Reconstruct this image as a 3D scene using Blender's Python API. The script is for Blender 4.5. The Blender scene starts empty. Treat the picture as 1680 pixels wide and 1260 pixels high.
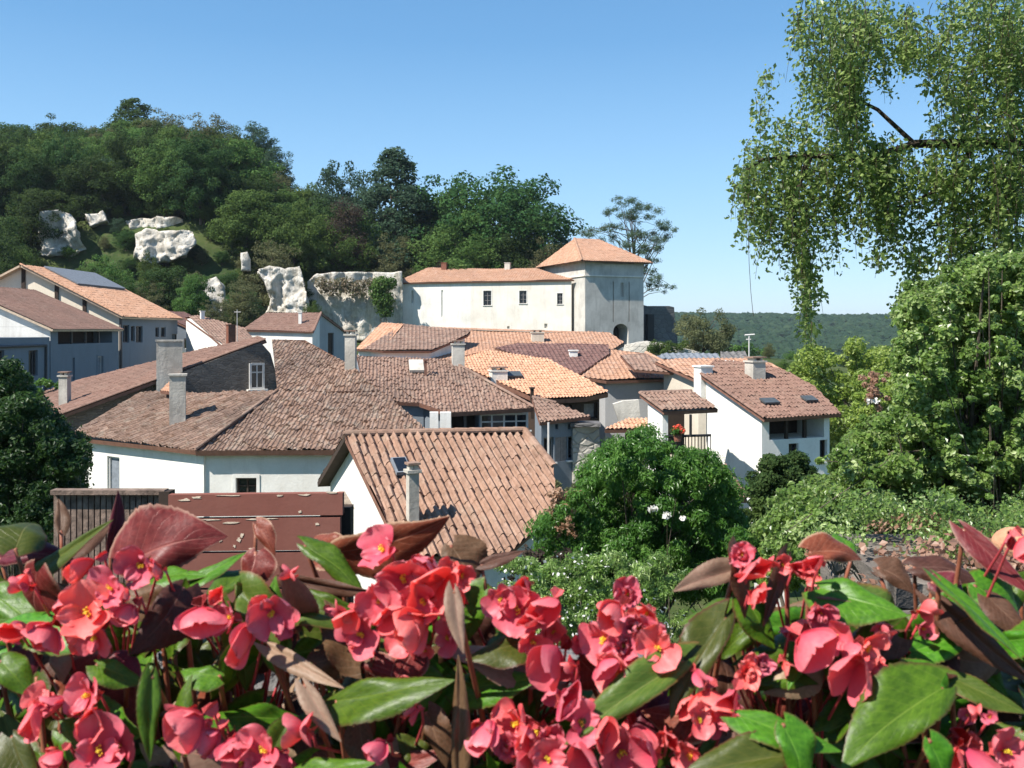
import bpy, bmesh, math, random
import numpy as np
from mathutils import Vector, Matrix, noise
R = math.radians
sc = bpy.context.scene
COL = sc.collection

# ------------------------------------------------------------------ camera
F = 1500.0                      # focal length in photo pixels (photo 1680 x 1260), horizon at row 540
cam_d = bpy.data.cameras.new('camera')
cam = bpy.data.objects.new('camera', cam_d); COL.objects.link(cam)
cam.location = (0, 0, 0); cam.rotation_euler = (R(90), 0, 0)
cam_d.sensor_width = 36.0; cam_d.lens = F/1680*36.0
cam_d.shift_y = -90/1680.0
cam_d.dof.use_dof = True; cam_d.dof.focus_distance = 60; cam_d.dof.aperture_fstop = 20
cam_d.clip_start = 0.05; cam_d.clip_end = 9000
sc.camera = cam

# ------------------------------------------------------------------ light
SUN_EL = 50.0
SUN_DIR = Vector((-0.82, -0.57, 0)).normalized()          # horizontal direction towards the sun
world = bpy.data.worlds.new('World'); sc.world = world; world.use_nodes = True
wn = world.node_tree.nodes; wl = world.node_tree.links
wn.clear()
sky = wn.new('ShaderNodeTexSky'); sky.sky_type = 'NISHITA'; sky.sun_disc = False
sky.sun_elevation = R(SUN_EL); sky.sun_rotation = math.atan2(SUN_DIR.x, SUN_DIR.y)
sky.altitude = 100; sky.air_density = 1.15; sky.dust_density = 0.0; sky.ozone_density = 3.0
bg = wn.new('ShaderNodeBackground'); bg.inputs[1].default_value = 0.115
wo = wn.new('ShaderNodeOutputWorld')
tcw = wn.new('ShaderNodeTexCoord'); sep = wn.new('ShaderNodeSeparateXYZ'); rmp = wn.new('ShaderNodeValToRGB'); mixw = wn.new('ShaderNodeMix')
mixw.data_type = 'RGBA'; mixw.inputs[0].default_value = 0.78
wl.new(tcw.outputs['Generated'], sep.inputs[0]); wl.new(sep.outputs[2], rmp.inputs[0])
SKY = [(0.0,(.46,.71,.95)),(.06,(.39,.66,.94)),(.16,(.28,.56,.89)),(.30,(.135,.37,.70)),(.5,(.07,.24,.53)),(1.0,(.03,.13,.36))]
while len(rmp.color_ramp.elements) < len(SKY): rmp.color_ramp.elements.new(.5)
for e_, (p_, c_) in zip(rmp.color_ramp.elements, SKY): e_.position = p_; e_.color = (*[q/1.68 for q in c_], 1)
scl = wn.new('ShaderNodeVectorMath'); scl.operation = 'SCALE'; scl.inputs[3].default_value = 1/0.115
wl.new(rmp.outputs[0], scl.inputs[0]); wl.new(sky.outputs[0], mixw.inputs[6]); wl.new(scl.outputs[0], mixw.inputs[7])
wl.new(mixw.outputs[2], bg.inputs[0]); wl.new(bg.outputs[0], wo.inputs[0])
sun_d = bpy.data.lights.new('sun', 'SUN'); sun_d.energy = 4.6; sun_d.angle = R(0.5); sun_d.color = (1.0, 0.95, 0.87)
sun = bpy.data.objects.new('sun', sun_d); COL.objects.link(sun)
sd = Vector((SUN_DIR.x*math.cos(R(SUN_EL)), SUN_DIR.y*math.cos(R(SUN_EL)), math.sin(R(SUN_EL))))
sun.rotation_euler = sd.to_track_quat('Z', 'Y').to_euler(); sun.location = (-20, -10, 40)
sc.view_settings.view_transform = 'Standard'; sc.view_settings.look = 'None'
sc.view_settings.exposure = 0.9; sc.view_settings.gamma = 1.0
sc.render.engine = 'CYCLES'
sc.cycles.max_bounces = 6; sc.cycles.transparent_max_bounces = 4; sc.cycles.diffuse_bounces = 3
sc.cycles.glossy_bounces = 2; sc.cycles.transmission_bounces = 3
sc.cycles.use_denoising = True
sc.cycles.sample_clamp_indirect = 6

rng = random.Random(7)
nr = np.random.default_rng(11)

# ------------------------------------------------------------------ helpers
def W(px, py, Y):
    """photo pixel + distance along the view axis -> world point"""
    return Vector(((px-840)/F*Y, Y, (540-py)/F*Y))
def W2(p): return (840+p.x/p.y*F, 540-p.z/p.y*F)
def hit(px, py, p0, n):
    d = Vector(((px-840)/F, 1.0, (540-py)/F))
    t = p0.dot(n)/d.dot(n)
    return d*t
def tag(o, label=None, cat=None, group=None, kind=None):
    if label: o['label'] = label
    if cat: o['category'] = cat
    if group: o['group'] = group
    if kind: o['kind'] = kind
    return o
def empty(name, loc, label=None, cat=None, group=None):
    o = bpy.data.objects.new(name, None); o.location = loc; o.empty_display_size = 0.3
    COL.objects.link(o)
    return tag(o, label, cat, group)
def wloc(o):
    v = Vector(o.location)
    while o.parent: o = o.parent; v = v + Vector(o.location)
    return v
def link(name, me, parent=None, local=False):
    """link a mesh given in world coordinates below parent"""
    o = bpy.data.objects.new(name, me); COL.objects.link(o)
    if parent:
        o.parent = parent
        if not local: o.location = -wloc(parent)
    return o

class MB:
    def __init__(s): s.v = []; s.f = []; s.m = []; s.uv = []; s.hasuv = False
    def face(s, pts, m=0, uv=None):
        b = len(s.v); s.v += [tuple(p) for p in pts]; s.f.append(tuple(range(b, b+len(pts)))); s.m.append(m)
        if uv: s.hasuv = True
        s.uv.append(uv or [(0, 0)]*len(pts))
    def add(s, vs, fs, m=0):
        b = len(s.v); s.v += [tuple(p) for p in vs]
        for f in fs: s.f.append(tuple(i+b for i in f)); s.m.append(m); s.uv.append([(0, 0)]*len(f))
    def obox(s, c, ax, h, m=0):
        """oriented box: centre, 3 axes, half sizes"""
        c = Vector(c); vs = []
        for k in range(8):
            vs.append(c + ax[0]*h[0]*(1 if k & 1 else -1) + ax[1]*h[1]*(1 if k & 2 else -1) + ax[2]*h[2]*(1 if k & 4 else -1))
        s.add(vs, [(0,2,3,1),(4,5,7,6),(0,1,5,4),(2,6,7,3),(0,4,6,2),(1,3,7,5)], m)
    def box(s, c, h, m=0, rz=0):
        a = Vector((math.cos(rz), math.sin(rz), 0)); b = Vector((-math.sin(rz), math.cos(rz), 0))
        s.obox(c, (a, b, Vector((0,0,1))), h, m)
    def prism(s, top, bot, m=0):
        n = len(top); vs = list(top)+list(bot)
        fs = [tuple(range(n)), tuple(reversed(range(n, 2*n)))]
        for i in range(n):
            j = (i+1) % n; fs.append((i, i+n, j+n, j))
        s.add(vs, fs, m)
    def tube(s, pts, rad, m=0, k=6, cap=True):
        pts = [Vector(p) for p in pts]
        if not hasattr(rad, '__len__'): rad = [rad]*len(pts)
        rings = []; up = None
        for i, p in enumerate(pts):
            d = (pts[min(i+1, len(pts)-1)]-pts[max(i-1, 0)])
            if d.length < 1e-9: d = Vector((0,0,1))
            d.normalize()
            if up is None: up = Vector((0,0,1)) if abs(d.z) < .9 else Vector((1,0,0))
            a = d.cross(up)
            if a.length < 1e-6: a = d.cross(Vector((0,1,0)))
            a.normalize(); b = d.cross(a); up = -b if False else up
            rings.append([p + (a*math.cos(2*math.pi*q/k)+b*math.sin(2*math.pi*q/k))*rad[i] for q in range(k)])
        vs = [v for r in rings for v in r]; fs = []
        for i in range(len(pts)-1):
            for q in range(k):
                q2 = (q+1) % k
                fs.append((i*k+q, i*k+q2, (i+1)*k+q2, (i+1)*k+q))
        if cap:
            fs.append(tuple(reversed(range(k)))); fs.append(tuple(range((len(pts)-1)*k, len(pts)*k)))
        s.add(vs, fs, m)
    def mesh(s, name, mats, smooth=False, fixn=True):
        me = bpy.data.meshes.new(name); me.from_pydata(s.v, [], s.f)
        for mt in (mats if isinstance(mats, (list, tuple)) else [mats]): me.materials.append(mt)
        me.polygons.foreach_set('material_index', s.m)
        if s.hasuv:
            l = me.uv_layers.new(name='UVMap'); l.data.foreach_set('uv', [c for f in s.uv for p in f for c in p])
        if fixn and not s.hasuv:
            bm = bmesh.new(); bm.from_mesh(me); bmesh.ops.recalc_face_normals(bm, faces=bm.faces); bm.to_mesh(me); bm.free()
        if smooth: me.polygons.foreach_set('use_smooth', [True]*len(me.polygons))
        me.update(); return me
    def build(s, name, mats, parent=None, smooth=False, fixn=True):
        return link(name, s.mesh(name, mats, smooth, fixn), parent)

def np_mesh(name, V, Q, mats, rnd=None, smooth=False, uv=None, midx=None):
    """fast mesh from numpy arrays; Q (n,k) faces"""
    me = bpy.data.meshes.new(name); n, k = Q.shape
    me.vertices.add(len(V)); me.vertices.foreach_set('co', V.astype(np.float32).ravel())
    me.loops.add(n*k); me.loops.foreach_set('vertex_index', Q.astype(np.int32).ravel())
    me.polygons.add(n); me.polygons.foreach_set('loop_start', np.arange(0, n*k, k, dtype=np.int32))
    me.polygons.foreach_set('loop_total', np.full(n, k, dtype=np.int32))
    for mt in (mats if isinstance(mats, (list, tuple)) else [mats]): me.materials.append(mt)
    if midx is not None: me.polygons.foreach_set('material_index', midx.astype(np.int32))
    me.polygons.foreach_set('use_smooth', np.full(n, bool(smooth)))
    me.update(calc_edges=True)
    if rnd is not None:
        a = me.attributes.new('rnd', 'FLOAT', 'FACE'); a.data.foreach_set('value', rnd.astype(np.float32))
    if uv is not None:
        l = me.uv_layers.new(name='UVMap'); l.data.foreach_set('uv', uv.astype(np.float32).ravel())
    return me

# ------------------------------------------------------------------ materials
class NT:
    def __init__(s, name):
        s.mat = bpy.data.materials.new(name); s.mat.use_nodes = True
        s.t = s.mat.node_tree; s.n = s.t.nodes; s.n.clear(); s.l = s.t.links
        s.out = s.n.new('ShaderNodeOutputMaterial')
    def node(s, typ, props=None, **inp):
        nd = s.n.new(typ)
        for k, v in (props or {}).items(): setattr(nd, k, v)
        for k, v in inp.items():
            key = int(k[1:]) if k[0] == 'i' and k[1:].isdigit() else k.replace('_', ' ')
            s.set(nd.inputs[key], v)
        return nd
    def set(s, sock, v):
        if isinstance(v, bpy.types.NodeSocket): s.l.new(v, sock)
        elif isinstance(v, bpy.types.Node): s.l.new(v.outputs[0], sock)
        else:
            if sock.type == 'RGBA' and len(v) == 3: v = (*v, 1)
            sock.default_value = v
    def coord(s, kind='Object'): return s.node('ShaderNodeTexCoord').outputs[kind]
    def noise(s, scale, vec=None, detail=4, rough=.55):
        nd = s.node('ShaderNodeTexNoise', Scale=scale, Detail=detail, Roughness=rough)
        s.set(nd.inputs['Vector'], vec if vec is not None else s.coord()); return nd.outputs[0]
    def ramp(s, fac, stops, interp='LINEAR'):
        nd = s.node('ShaderNodeValToRGB'); cr = nd.color_ramp; cr.interpolation = interp
        while len(cr.elements) < len(stops): cr.elements.new(0.5)
        for e, (p, c) in zip(cr.elements, stops):
            e.position = p; e.color = (*c, 1) if hasattr(c, '__len__') else (c, c, c, 1)
        s.set(nd.inputs[0], fac); return nd.outputs[0]
    def mix(s, fac, a, b, mode='MIX'):
        nd = s.node('ShaderNodeMix', {'data_type': 'RGBA', 'blend_type': mode})
        s.set(nd.inputs[0], fac); s.set(nd.inputs[6], a); s.set(nd.inputs[7], b); return nd.outputs[2]
    def math(s, op, a, b=0.0):
        nd = s.node('ShaderNodeMath', {'operation': op}); s.set(nd.inputs[0], a); s.set(nd.inputs[1], b); return nd.outputs[0]
    def scale(s, vec, v):
        nd = s.node('ShaderNodeVectorMath', {'operation': 'MULTIPLY'}); s.set(nd.inputs[0], vec); s.set(nd.inputs[1], v); return nd.outputs[0]
    def bump(s, h, strength=.5, dist=.02):
        nd = s.node('ShaderNodeBump', Strength=strength, Distance=dist); s.set(nd.inputs['Height'], h); return nd.outputs[0]
    def surf(s, col, rough=.8, bump=None, spec=.3, transl=0, tcol=None):
        b = s.node('ShaderNodeBsdfPrincipled'); s.set(b.inputs['Base Color'], col); s.set(b.inputs['Roughness'], rough)
        b.inputs['Specular IOR Level'].default_value = spec
        if bump is not None: s.set(b.inputs['Normal'], bump)
        o = b.outputs[0]
        if transl:
            t = s.node('ShaderNodeBsdfTranslucent'); s.set(t.inputs[0], tcol if tcol is not None else col)
            if bump is not None: s.set(t.inputs['Normal'], bump)
            m = s.node('ShaderNodeMixShader'); m.inputs[0].default_value = transl
            s.l.new(o, m.inputs[1]); s.l.new(t.outputs[0], m.inputs[2]); o = m.outputs[0]
        s.l.new(o, s.out.inputs[0]); return s.mat

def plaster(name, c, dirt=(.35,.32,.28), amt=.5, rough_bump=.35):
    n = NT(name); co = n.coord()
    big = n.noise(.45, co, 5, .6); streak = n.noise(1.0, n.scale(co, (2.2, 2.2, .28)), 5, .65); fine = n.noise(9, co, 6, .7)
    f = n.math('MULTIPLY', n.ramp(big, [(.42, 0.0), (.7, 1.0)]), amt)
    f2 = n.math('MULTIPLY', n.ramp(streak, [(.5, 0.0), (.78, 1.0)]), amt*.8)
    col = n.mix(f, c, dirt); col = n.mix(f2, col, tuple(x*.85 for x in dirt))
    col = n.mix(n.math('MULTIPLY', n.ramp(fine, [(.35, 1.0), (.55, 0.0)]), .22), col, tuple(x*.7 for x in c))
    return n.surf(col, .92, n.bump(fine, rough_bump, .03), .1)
def stone(name, c1, c2, mortar, sc_=1.6, stretch=(1,1,1.7)):
    n = NT(name); co = n.coord()
    wob = n.noise(1.3, co, 3)
    v = n.node('ShaderNodeTexVoronoi', {'feature': 'DISTANCE_TO_EDGE'}, Scale=sc_)
    add = n.node('ShaderNodeVectorMath', {'operation': 'ADD'}); n.set(add.inputs[0], n.scale(co, stretch)); n.set(add.inputs[1], n.scale(n.node('ShaderNodeTexNoise', Scale=2.0).outputs[1], (.35,.35,.35)))
    n.set(v.inputs['Vector'], add.outputs[0])
    v2 = n.node('ShaderNodeTexVoronoi', Scale=sc_); n.set(v2.inputs['Vector'], add.outputs[0])
    base = n.mix(v2.outputs['Color'], c1, c2)
    gr = n.noise(7, co, 6, .7); base = n.mix(n.math('MULTIPLY', gr, .5), base, tuple(x*.5 for x in c1))
    base = n.mix(n.ramp(wob, [(.45,0.0),(.7,.5)]), base, tuple(x*.45 for x in c2))
    e = n.ramp(v.outputs[0], [(0.0, 1.0), (.05, 0.0)])
    col = n.mix(n.math('MULTIPLY', e, .7), base, mortar)
    h = n.math('ADD', n.ramp(v.outputs[0], [(0.0, 0.0), (.12, 1.0)]), n.math('MULTIPLY', gr, .7))
    return n.surf(col, .95, n.bump(h, .7, .06), .1)
def tiles(name, cols, old=(.10,.08,.07), lichen=(.42,.38,.30), amt=.4, lamt=.25):
    n = NT(name); uv = n.node('ShaderNodeUVMap').outputs[0]
    fl = n.node('ShaderNodeVectorMath', {'operation': 'FLOOR'}); n.set(fl.inputs[0], uv)
    wn_ = n.node('ShaderNodeTexWhiteNoise', {'noise_dimensions': '2D'}); n.set(wn_.inputs['Vector'], fl.outputs[0])
    k = len(cols); col = n.ramp(wn_.outputs[0], [(i/(k-1), c) for i, c in enumerate(cols)])
    co = n.coord(); big = n.noise(.35, co, 5, .62); mid = n.noise(1.7, co, 5, .7); fine = n.noise(14, co, 5, .7); mot = n.noise(5.5, co, 5, .75)
    col = n.mix(n.math('MULTIPLY', n.ramp(mot, [(.38, 1.0), (.5, 0.0)]), .5), col, tuple(x*.5 for x in cols[0]))
    col = n.mix(n.math('MULTIPLY', n.ramp(mot, [(.54, 0.0), (.68, 1.0)]), lamt*.9), col, tuple(x*1.5 for x in cols[-1]))
    col = n.mix(n.math('MULTIPLY', n.ramp(big, [(.4, 0.0), (.66, 1.0)]), amt), col, old)
    col = n.mix(n.math('MULTIPLY', n.ramp(mid, [(.52, 0.0), (.72, 1.0)]), lamt), col, lichen)
    col = n.mix(n.math('MULTIPLY', n.ramp(fine, [(.3, 1.0), (.55, 0.0)]), .45), col, tuple(x*.45 for x in cols[0]))
    return n.surf(col, .9, n.bump(fine, .5, .01), .15)
def leafmat(name, cols, transl=.35, rough=.45, spec=.35, objvar=.35, tcol=None):
    n = NT(name); a = n.node('ShaderNodeAttribute', {'attribute_name': 'rnd'}).outputs['Fac']
    k = len(cols); col = n.ramp(a, [(i/(k-1), c) for i, c in enumerate(cols)])
    oi = n.node('ShaderNodeObjectInfo').outputs['Random']
    hs = n.node('ShaderNodeHueSaturation'); n.set(hs.inputs['Color'], col)
    n.set(hs.inputs['Hue'], n.math('ADD', n.math('MULTIPLY', oi, .05*objvar/.35), .5-.03*objvar/.35))
    n.set(hs.inputs['Value'], n.math('ADD', n.math('MULTIPLY', oi, objvar*1.6), 1-objvar*.7))
    c = hs.outputs[0]
    t = n.mix(.5, c, tcol or tuple(min(1, x*2.2) for x in cols[-1]))
    return n.surf(c, rough, None, spec, transl, t)
def plain(name, c, rough=.7, spec=.3, var=.25, sc_=6, bump=.2, metal=0):
    n = NT(name); nz = n.noise(sc_, None, 5, .65)
    col = n.mix(n.ramp(nz, [(.3, 0.0), (.7, 1.0)]), tuple(x*(1-var) for x in c), tuple(min(1, x*(1+var)) for x in c))
    return n.surf(col, rough, n.bump(nz, bump, .02), spec)

M = {}
M['white'] = plaster('white_render', (.80,.78,.73), (.50,.45,.38), .5)
M['cream'] = plaster('cream_render', (.62,.55,.45), (.42,.37,.30), .55)
M['castle'] = plaster('castle_render', (.78,.72,.64), (.55,.50,.43), .6, .6)
M['towerw'] = plaster('tower_render', (.58,.55,.50), (.30,.28,.25), .7, .6)
M['grey'] = plaster('grey_render', (.40,.40,.40), (.30,.29,.28), .5)
M['blueshade'] = plaster('blue_shade_render', (.20,.23,.26), (.16,.18,.20), .4)  # shade of walls turned from the sun, put into the base colour
M['stone'] = stone('rubble_stone', (.15,.13,.115), (.24,.21,.18), (.20,.18,.155), 4.2, (.8,.8,2.4))
M['palestone'] = stone('pale_stone', (.50,.47,.41), (.62,.58,.50), (.25,.23,.2), 1.6)
M['ruin'] = stone('ruin_stone', (.16,.15,.145), (.24,.23,.22), (.09,.09,.09), 1.0)
M['brick'] = stone('red_brick', (.26,.10,.07), (.33,.14,.09), (.25,.2,.17), 5, (1,1,3))
M['chim'] = plaster('chimney_render', (.58,.54,.47), (.25,.23,.20), .9, .8)
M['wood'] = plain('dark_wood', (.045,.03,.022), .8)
M['fascia'] = plain('fascia_board', (.20,.10,.07), .7)
M['palewood'] = plain('pale_verge_board', (.55,.42,.30), .7)
M['frame'] = plain('window_frame', (.55,.53,.5), .6, var=.1)
M['dframe'] = plain('dark_window_frame', (.09,.08,.075), .6)
M['shutter'] = plain('grey_shutter', (.22,.20,.19), .7)
M['iron'] = plain('black_iron', (.02,.02,.022), .5)
M['lead'] = plain('lead_sheet', (.19,.21,.235), .85, .15)
M['skyl'] = plain('grey_skylight_glass', (.07,.08,.085), .45)
def glass():
    n = NT('window_glass'); b = n.node('ShaderNodeBsdfPrincipled'); b.inputs['Base Color'].default_value = (.012,.015,.02,1)
    b.inputs['Roughness'].default_value = .08; b.inputs['Specular IOR Level'].default_value = .6
    n.l.new(b.outputs[0], n.out.inputs[0]); return n.mat
M['glass'] = glass()
M['t_main'] = tiles('old_brown_tiles', [(.20,.125,.088),(.29,.185,.135),(.235,.148,.108),(.37,.255,.195)], amt=.45, lamt=.5)
M['t_near'] = tiles('salmon_tiles', [(.30,.18,.125),(.335,.205,.145),(.315,.19,.135),(.38,.245,.18)], amt=.2, lamt=.3)
M['t_pink'] = tiles('faded_brown_tiles', [(.24,.15,.112),(.29,.185,.142),(.26,.165,.125),(.33,.22,.17)], amt=.35, lamt=.3)
M['t_orange'] = tiles('orange_tiles', [(.54,.29,.18),(.62,.35,.22),(.56,.31,.19),(.66,.40,.27)], amt=.12, lamt=.2)
M['t_red'] = tiles('red_orange_tiles', [(.42,.235,.15),(.47,.27,.18),(.44,.25,.16),(.50,.31,.22)], amt=.2, lamt=.2)
M['t_brown'] = tiles('smooth_brown_tiles', [(.21,.125,.095),(.25,.15,.115),(.23,.135,.105),(.28,.17,.13)], amt=.2, lamt=.15)
M['t_dark'] = tiles('dark_mauve_tiles', [(.15,.08,.07),(.20,.11,.095),(.17,.092,.08),(.22,.125,.105)], amt=.2, lamt=.1)

# ------------------------------------------------------------------ houses
def axes(pitch, az):
    a = R(az); p = R(pitch); f = Vector((math.sin(a), -math.cos(a), 0))
    return Vector((math.cos(a), math.sin(a), 0)), (-f*math.cos(p)+Vector((0,0,math.sin(p)))), (f*math.sin(p)+Vector((0,0,math.cos(p))))
def tile_mesh(name, P, mats, tw=.2, cl=.4, sag=.05, caps=(), slab=.14, lod=2, seed=1, capm=0, rough=1.0, amp=.30):
    """corrugated canal-tile roof over the convex 3-D polygon P (planar); rows run down the slope"""
    P = [Vector(p) for p in P]; n = Vector((0,0,0))
    for i in range(1, len(P)-1): n += (P[i]-P[0]).cross(P[i+1]-P[0])
    n.normalize()
    if n.z < 0: n = -n
    c = sum(P, Vector())/len(P)
    U = Vector((0,0,1)).cross(n)
    U = Vector((1,0,0)) if U.length < 1e-4 else U.normalized()
    V = n.cross(U).normalized()
    if V.z < 0: V = -V; U = -U
    uv = [((p-c).dot(U), (p-c).dot(V)) for p in P]
    k_ = len(uv); sg_ = [((uv[(i+1) % k_][0]-uv[i][0])*(uv[(i+2) % k_][1]-uv[(i+1) % k_][1])-(uv[(i+1) % k_][1]-uv[i][1])*(uv[(i+2) % k_][0]-uv[(i+1) % k_][0])) for i in range(k_)]
    if min(sg_) < -1e-3 and max(sg_) > 1e-3: print('NONCONVEX', seed, [tuple(round(x, 2) for x in W2(p)) for p in P], [round(x, 2) for x in sg_])
    u0, u1 = min(a for a, b in uv)-.1, max(a for a, b in uv)+.1
    v0, v1 = min(b for a, b in uv)-cl*.55, max(b for a, b in uv)+cl*.6
    r = np.random.default_rng(seed)
    if lod == 2: prof = [(0,0),(.09,.62),(.3,1),(.51,.62),(.6,0),(.8,-.3)]
    else: prof = [(0,0),(.3,1),(.6,0),(.8,-.25)]
    A = tw*amp; nc = int((u1-u0)/tw)+1; k = len(prof)
    ul = np.concatenate([[(i+p)*tw for p, h in prof] for i in range(nc)]+[[nc*tw]])
    hl = np.concatenate([[h*A for p, h in prof] for i in range(nc)]+[[0]])
    ci = np.concatenate([[i]*k for i in range(nc)]+[[nc]]).astype(int)
    nrw = int((v1-v0)/cl)+1
    rows = []; V_ = []
    jit = r.normal(0, (.012 if tw < .3 else .02)*rough, (nrw+1, nc+1)); jh = r.normal(0, .008*rough*(1 if amp > .1 else .2), (nrw+1, nc+1)); ju = r.normal(0, .010*rough, (nrw+1, nc+1))
    stg = r.uniform(-.5, .5, nc+1)*cl*min(1, .22*rough)
    for j in range(nrw):
        for e in (0, 1):
            vv = (j+e)*cl + jit[j+e, ci] + stg[ci]
            hh = hl*(1.0 if e == 0 else (.93 if amp > .4 else .85)) + (((.009 if e == 0 else .001) if amp > .4 else (.02 if e == 0 else .002) if amp > .2 else (.012 if e == 0 else .002)) if amp > .1 else (.004 if e == 0 else 0.)) + jh[j, ci]
            V_.append(np.stack([ul+u0+ju[j, ci]*(1 if e == 0 else .4), vv+v0, hh], 1))
            rows.append(j+(.0 if e == 0 else .999))
    V_ = np.concatenate(V_); m = len(ul); nrr = len(rows)
    a, b = np.meshgrid(np.arange(m-1), np.arange(nrr-1)); i0 = (b*m+a).ravel()
    Q = np.stack([i0, i0+1, i0+m+1, i0+m], 1)
    # sag
    x, y = V_[:, 0], V_[:, 1]; ph = r.uniform(0, 6, 6)
    sg = sag*(np.sin(x*.55+ph[0])*np.sin(y*.6+ph[1])*.6 + np.sin(x*1.3+y*.4+ph[2])*.25 + np.sin(x*.25+ph[3])*.5)
    hz = V_[:, 2]+sg
    Cn, Un, Vn, Nn = [np.array(q) for q in (c, U, V, n)]
    X = Cn + x[:, None]*Un + y[:, None]*Vn + hz[:, None]*Nn
    uvx = (ul/tw); rowsv = np.array(rows)
    cu = np.tile(uvx, nrr); cv = np.repeat(rowsv, m)
    # loop uvs: the riser faces take the upper course
    lu = np.stack([cu[Q[:, q]] for q in range(4)], 1); lv = np.stack([cv[Q[:, q]] for q in range(4)], 1)
    odd = (b.ravel() % 2) == 1
    lv[odd] = np.floor(lv[odd][:, 3:4])+.01
    lu += seed*37.0
    UV = np.stack([np.clip(lu, lu.min(1)[:, None]+1e-3, lu.max(1)[:, None]-1e-3), lv+.0005], 2)
    me = np_mesh(name, X, Q, mats, uv=UV.reshape(-1, 2))
    bm = bmesh.new(); bm.from_mesh(me)
    for i in range(len(P)):
        p, q = P[i], P[(i+1) % len(P)]; e = (q-p)
        if e.length < 1e-5: continue
        pn = e.cross(n).normalized()
        if pn.dot(c-p) > 0: pn = -pn
        bmesh.ops.bisect_plane(bm, geom=bm.verts[:]+bm.edges[:]+bm.faces[:], plane_co=p, plane_no=pn, clear_outer=True)
    # slab underneath
    lay = bm.loops.layers.uv.verify()
    if slab:
        slab = max(slab, sag*1.5+.05)
        top = [bm.verts.new(p-n*.028) for p in P]; bot = [bm.verts.new(p-n*(.028+slab)) for p in P]; low = [bm.verts.new(p-n*(.03+slab*.92)) for p in P]
        k2 = len(P); fs = [bm.faces.new(low), bm.faces.new(list(reversed(bot)))]
        for i in range(k2):
            j = (i+1) % k2; fs.append(bm.faces.new((top[i], bot[i], bot[j], top[j])))
        for f in fs: f.material_index = 1
        bmesh.ops.recalc_face_normals(bm, faces=fs)
    bm.to_mesh(me); bm.free()
    me.polygons.foreach_set('use_smooth', [lod == 2]*len(me.polygons)) if False else None
    # cap tiles along chosen edges
    if caps:
        mb = MB()
        rr = random.Random(seed)
        for i in caps:
            p, q = P[i], P[(i+1) % len(P)]; L = (q-p).length; d = (q-p)/L; s_ = d.cross(n).normalized(); t = 0
            while t < L:
                t2 = min(t+.42, L); ra, rb = tw*.52, tw*.44
                for z in range(5):
                    a0, a1 = math.pi*z/5, math.pi*(z+1)/5
                    def pt(t_, a_, r_): return p + d*t_ + s_*math.cos(a_)*r_ + n*(math.sin(a_)*r_*.8+.02)
                    tu = rr.random()*500 if z == 0 else tu
                    mb.face([pt(t, a0, ra), pt(t2+.02, a0, rb), pt(t2+.02, a1, rb), pt(t, a1, ra)], capm, [(tu, .5)]*4)
                t = t2
        cm = mb.mesh(name+'_caps', mats if isinstance(mats, (list, tuple)) else [mats])
        bm = bmesh.new(); bm.from_mesh(me); bm.from_mesh(cm); bm.to_mesh(me); bm.free(); bpy.data.meshes.remove(cm)
    me.update()
    return me, n

def bool_cut(me, cutters, name):
    """subtract boxes from a closed prism, return plain mesh"""
    o = bpy.data.objects.new('tmp', me); COL.objects.link(o); cs = []
    cb = MB()
    for c in cutters: cb.prism(*c)
    cme = cb.mesh('cut', M['wood'])
    co = bpy.data.objects.new('cut', cme); COL.objects.link(co)
    md = o.modifiers.new('b', 'BOOLEAN'); md.operation = 'DIFFERENCE'; md.solver = 'EXACT'; md.object = co
    dg = bpy.context.evaluated_depsgraph_get(); dg.update()
    nm = bpy.data.meshes.new_from_object(o.evaluated_get(dg))
    bpy.data.objects.remove(o); bpy.data.objects.remove(co)
    nm.name = name
    return nm

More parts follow.
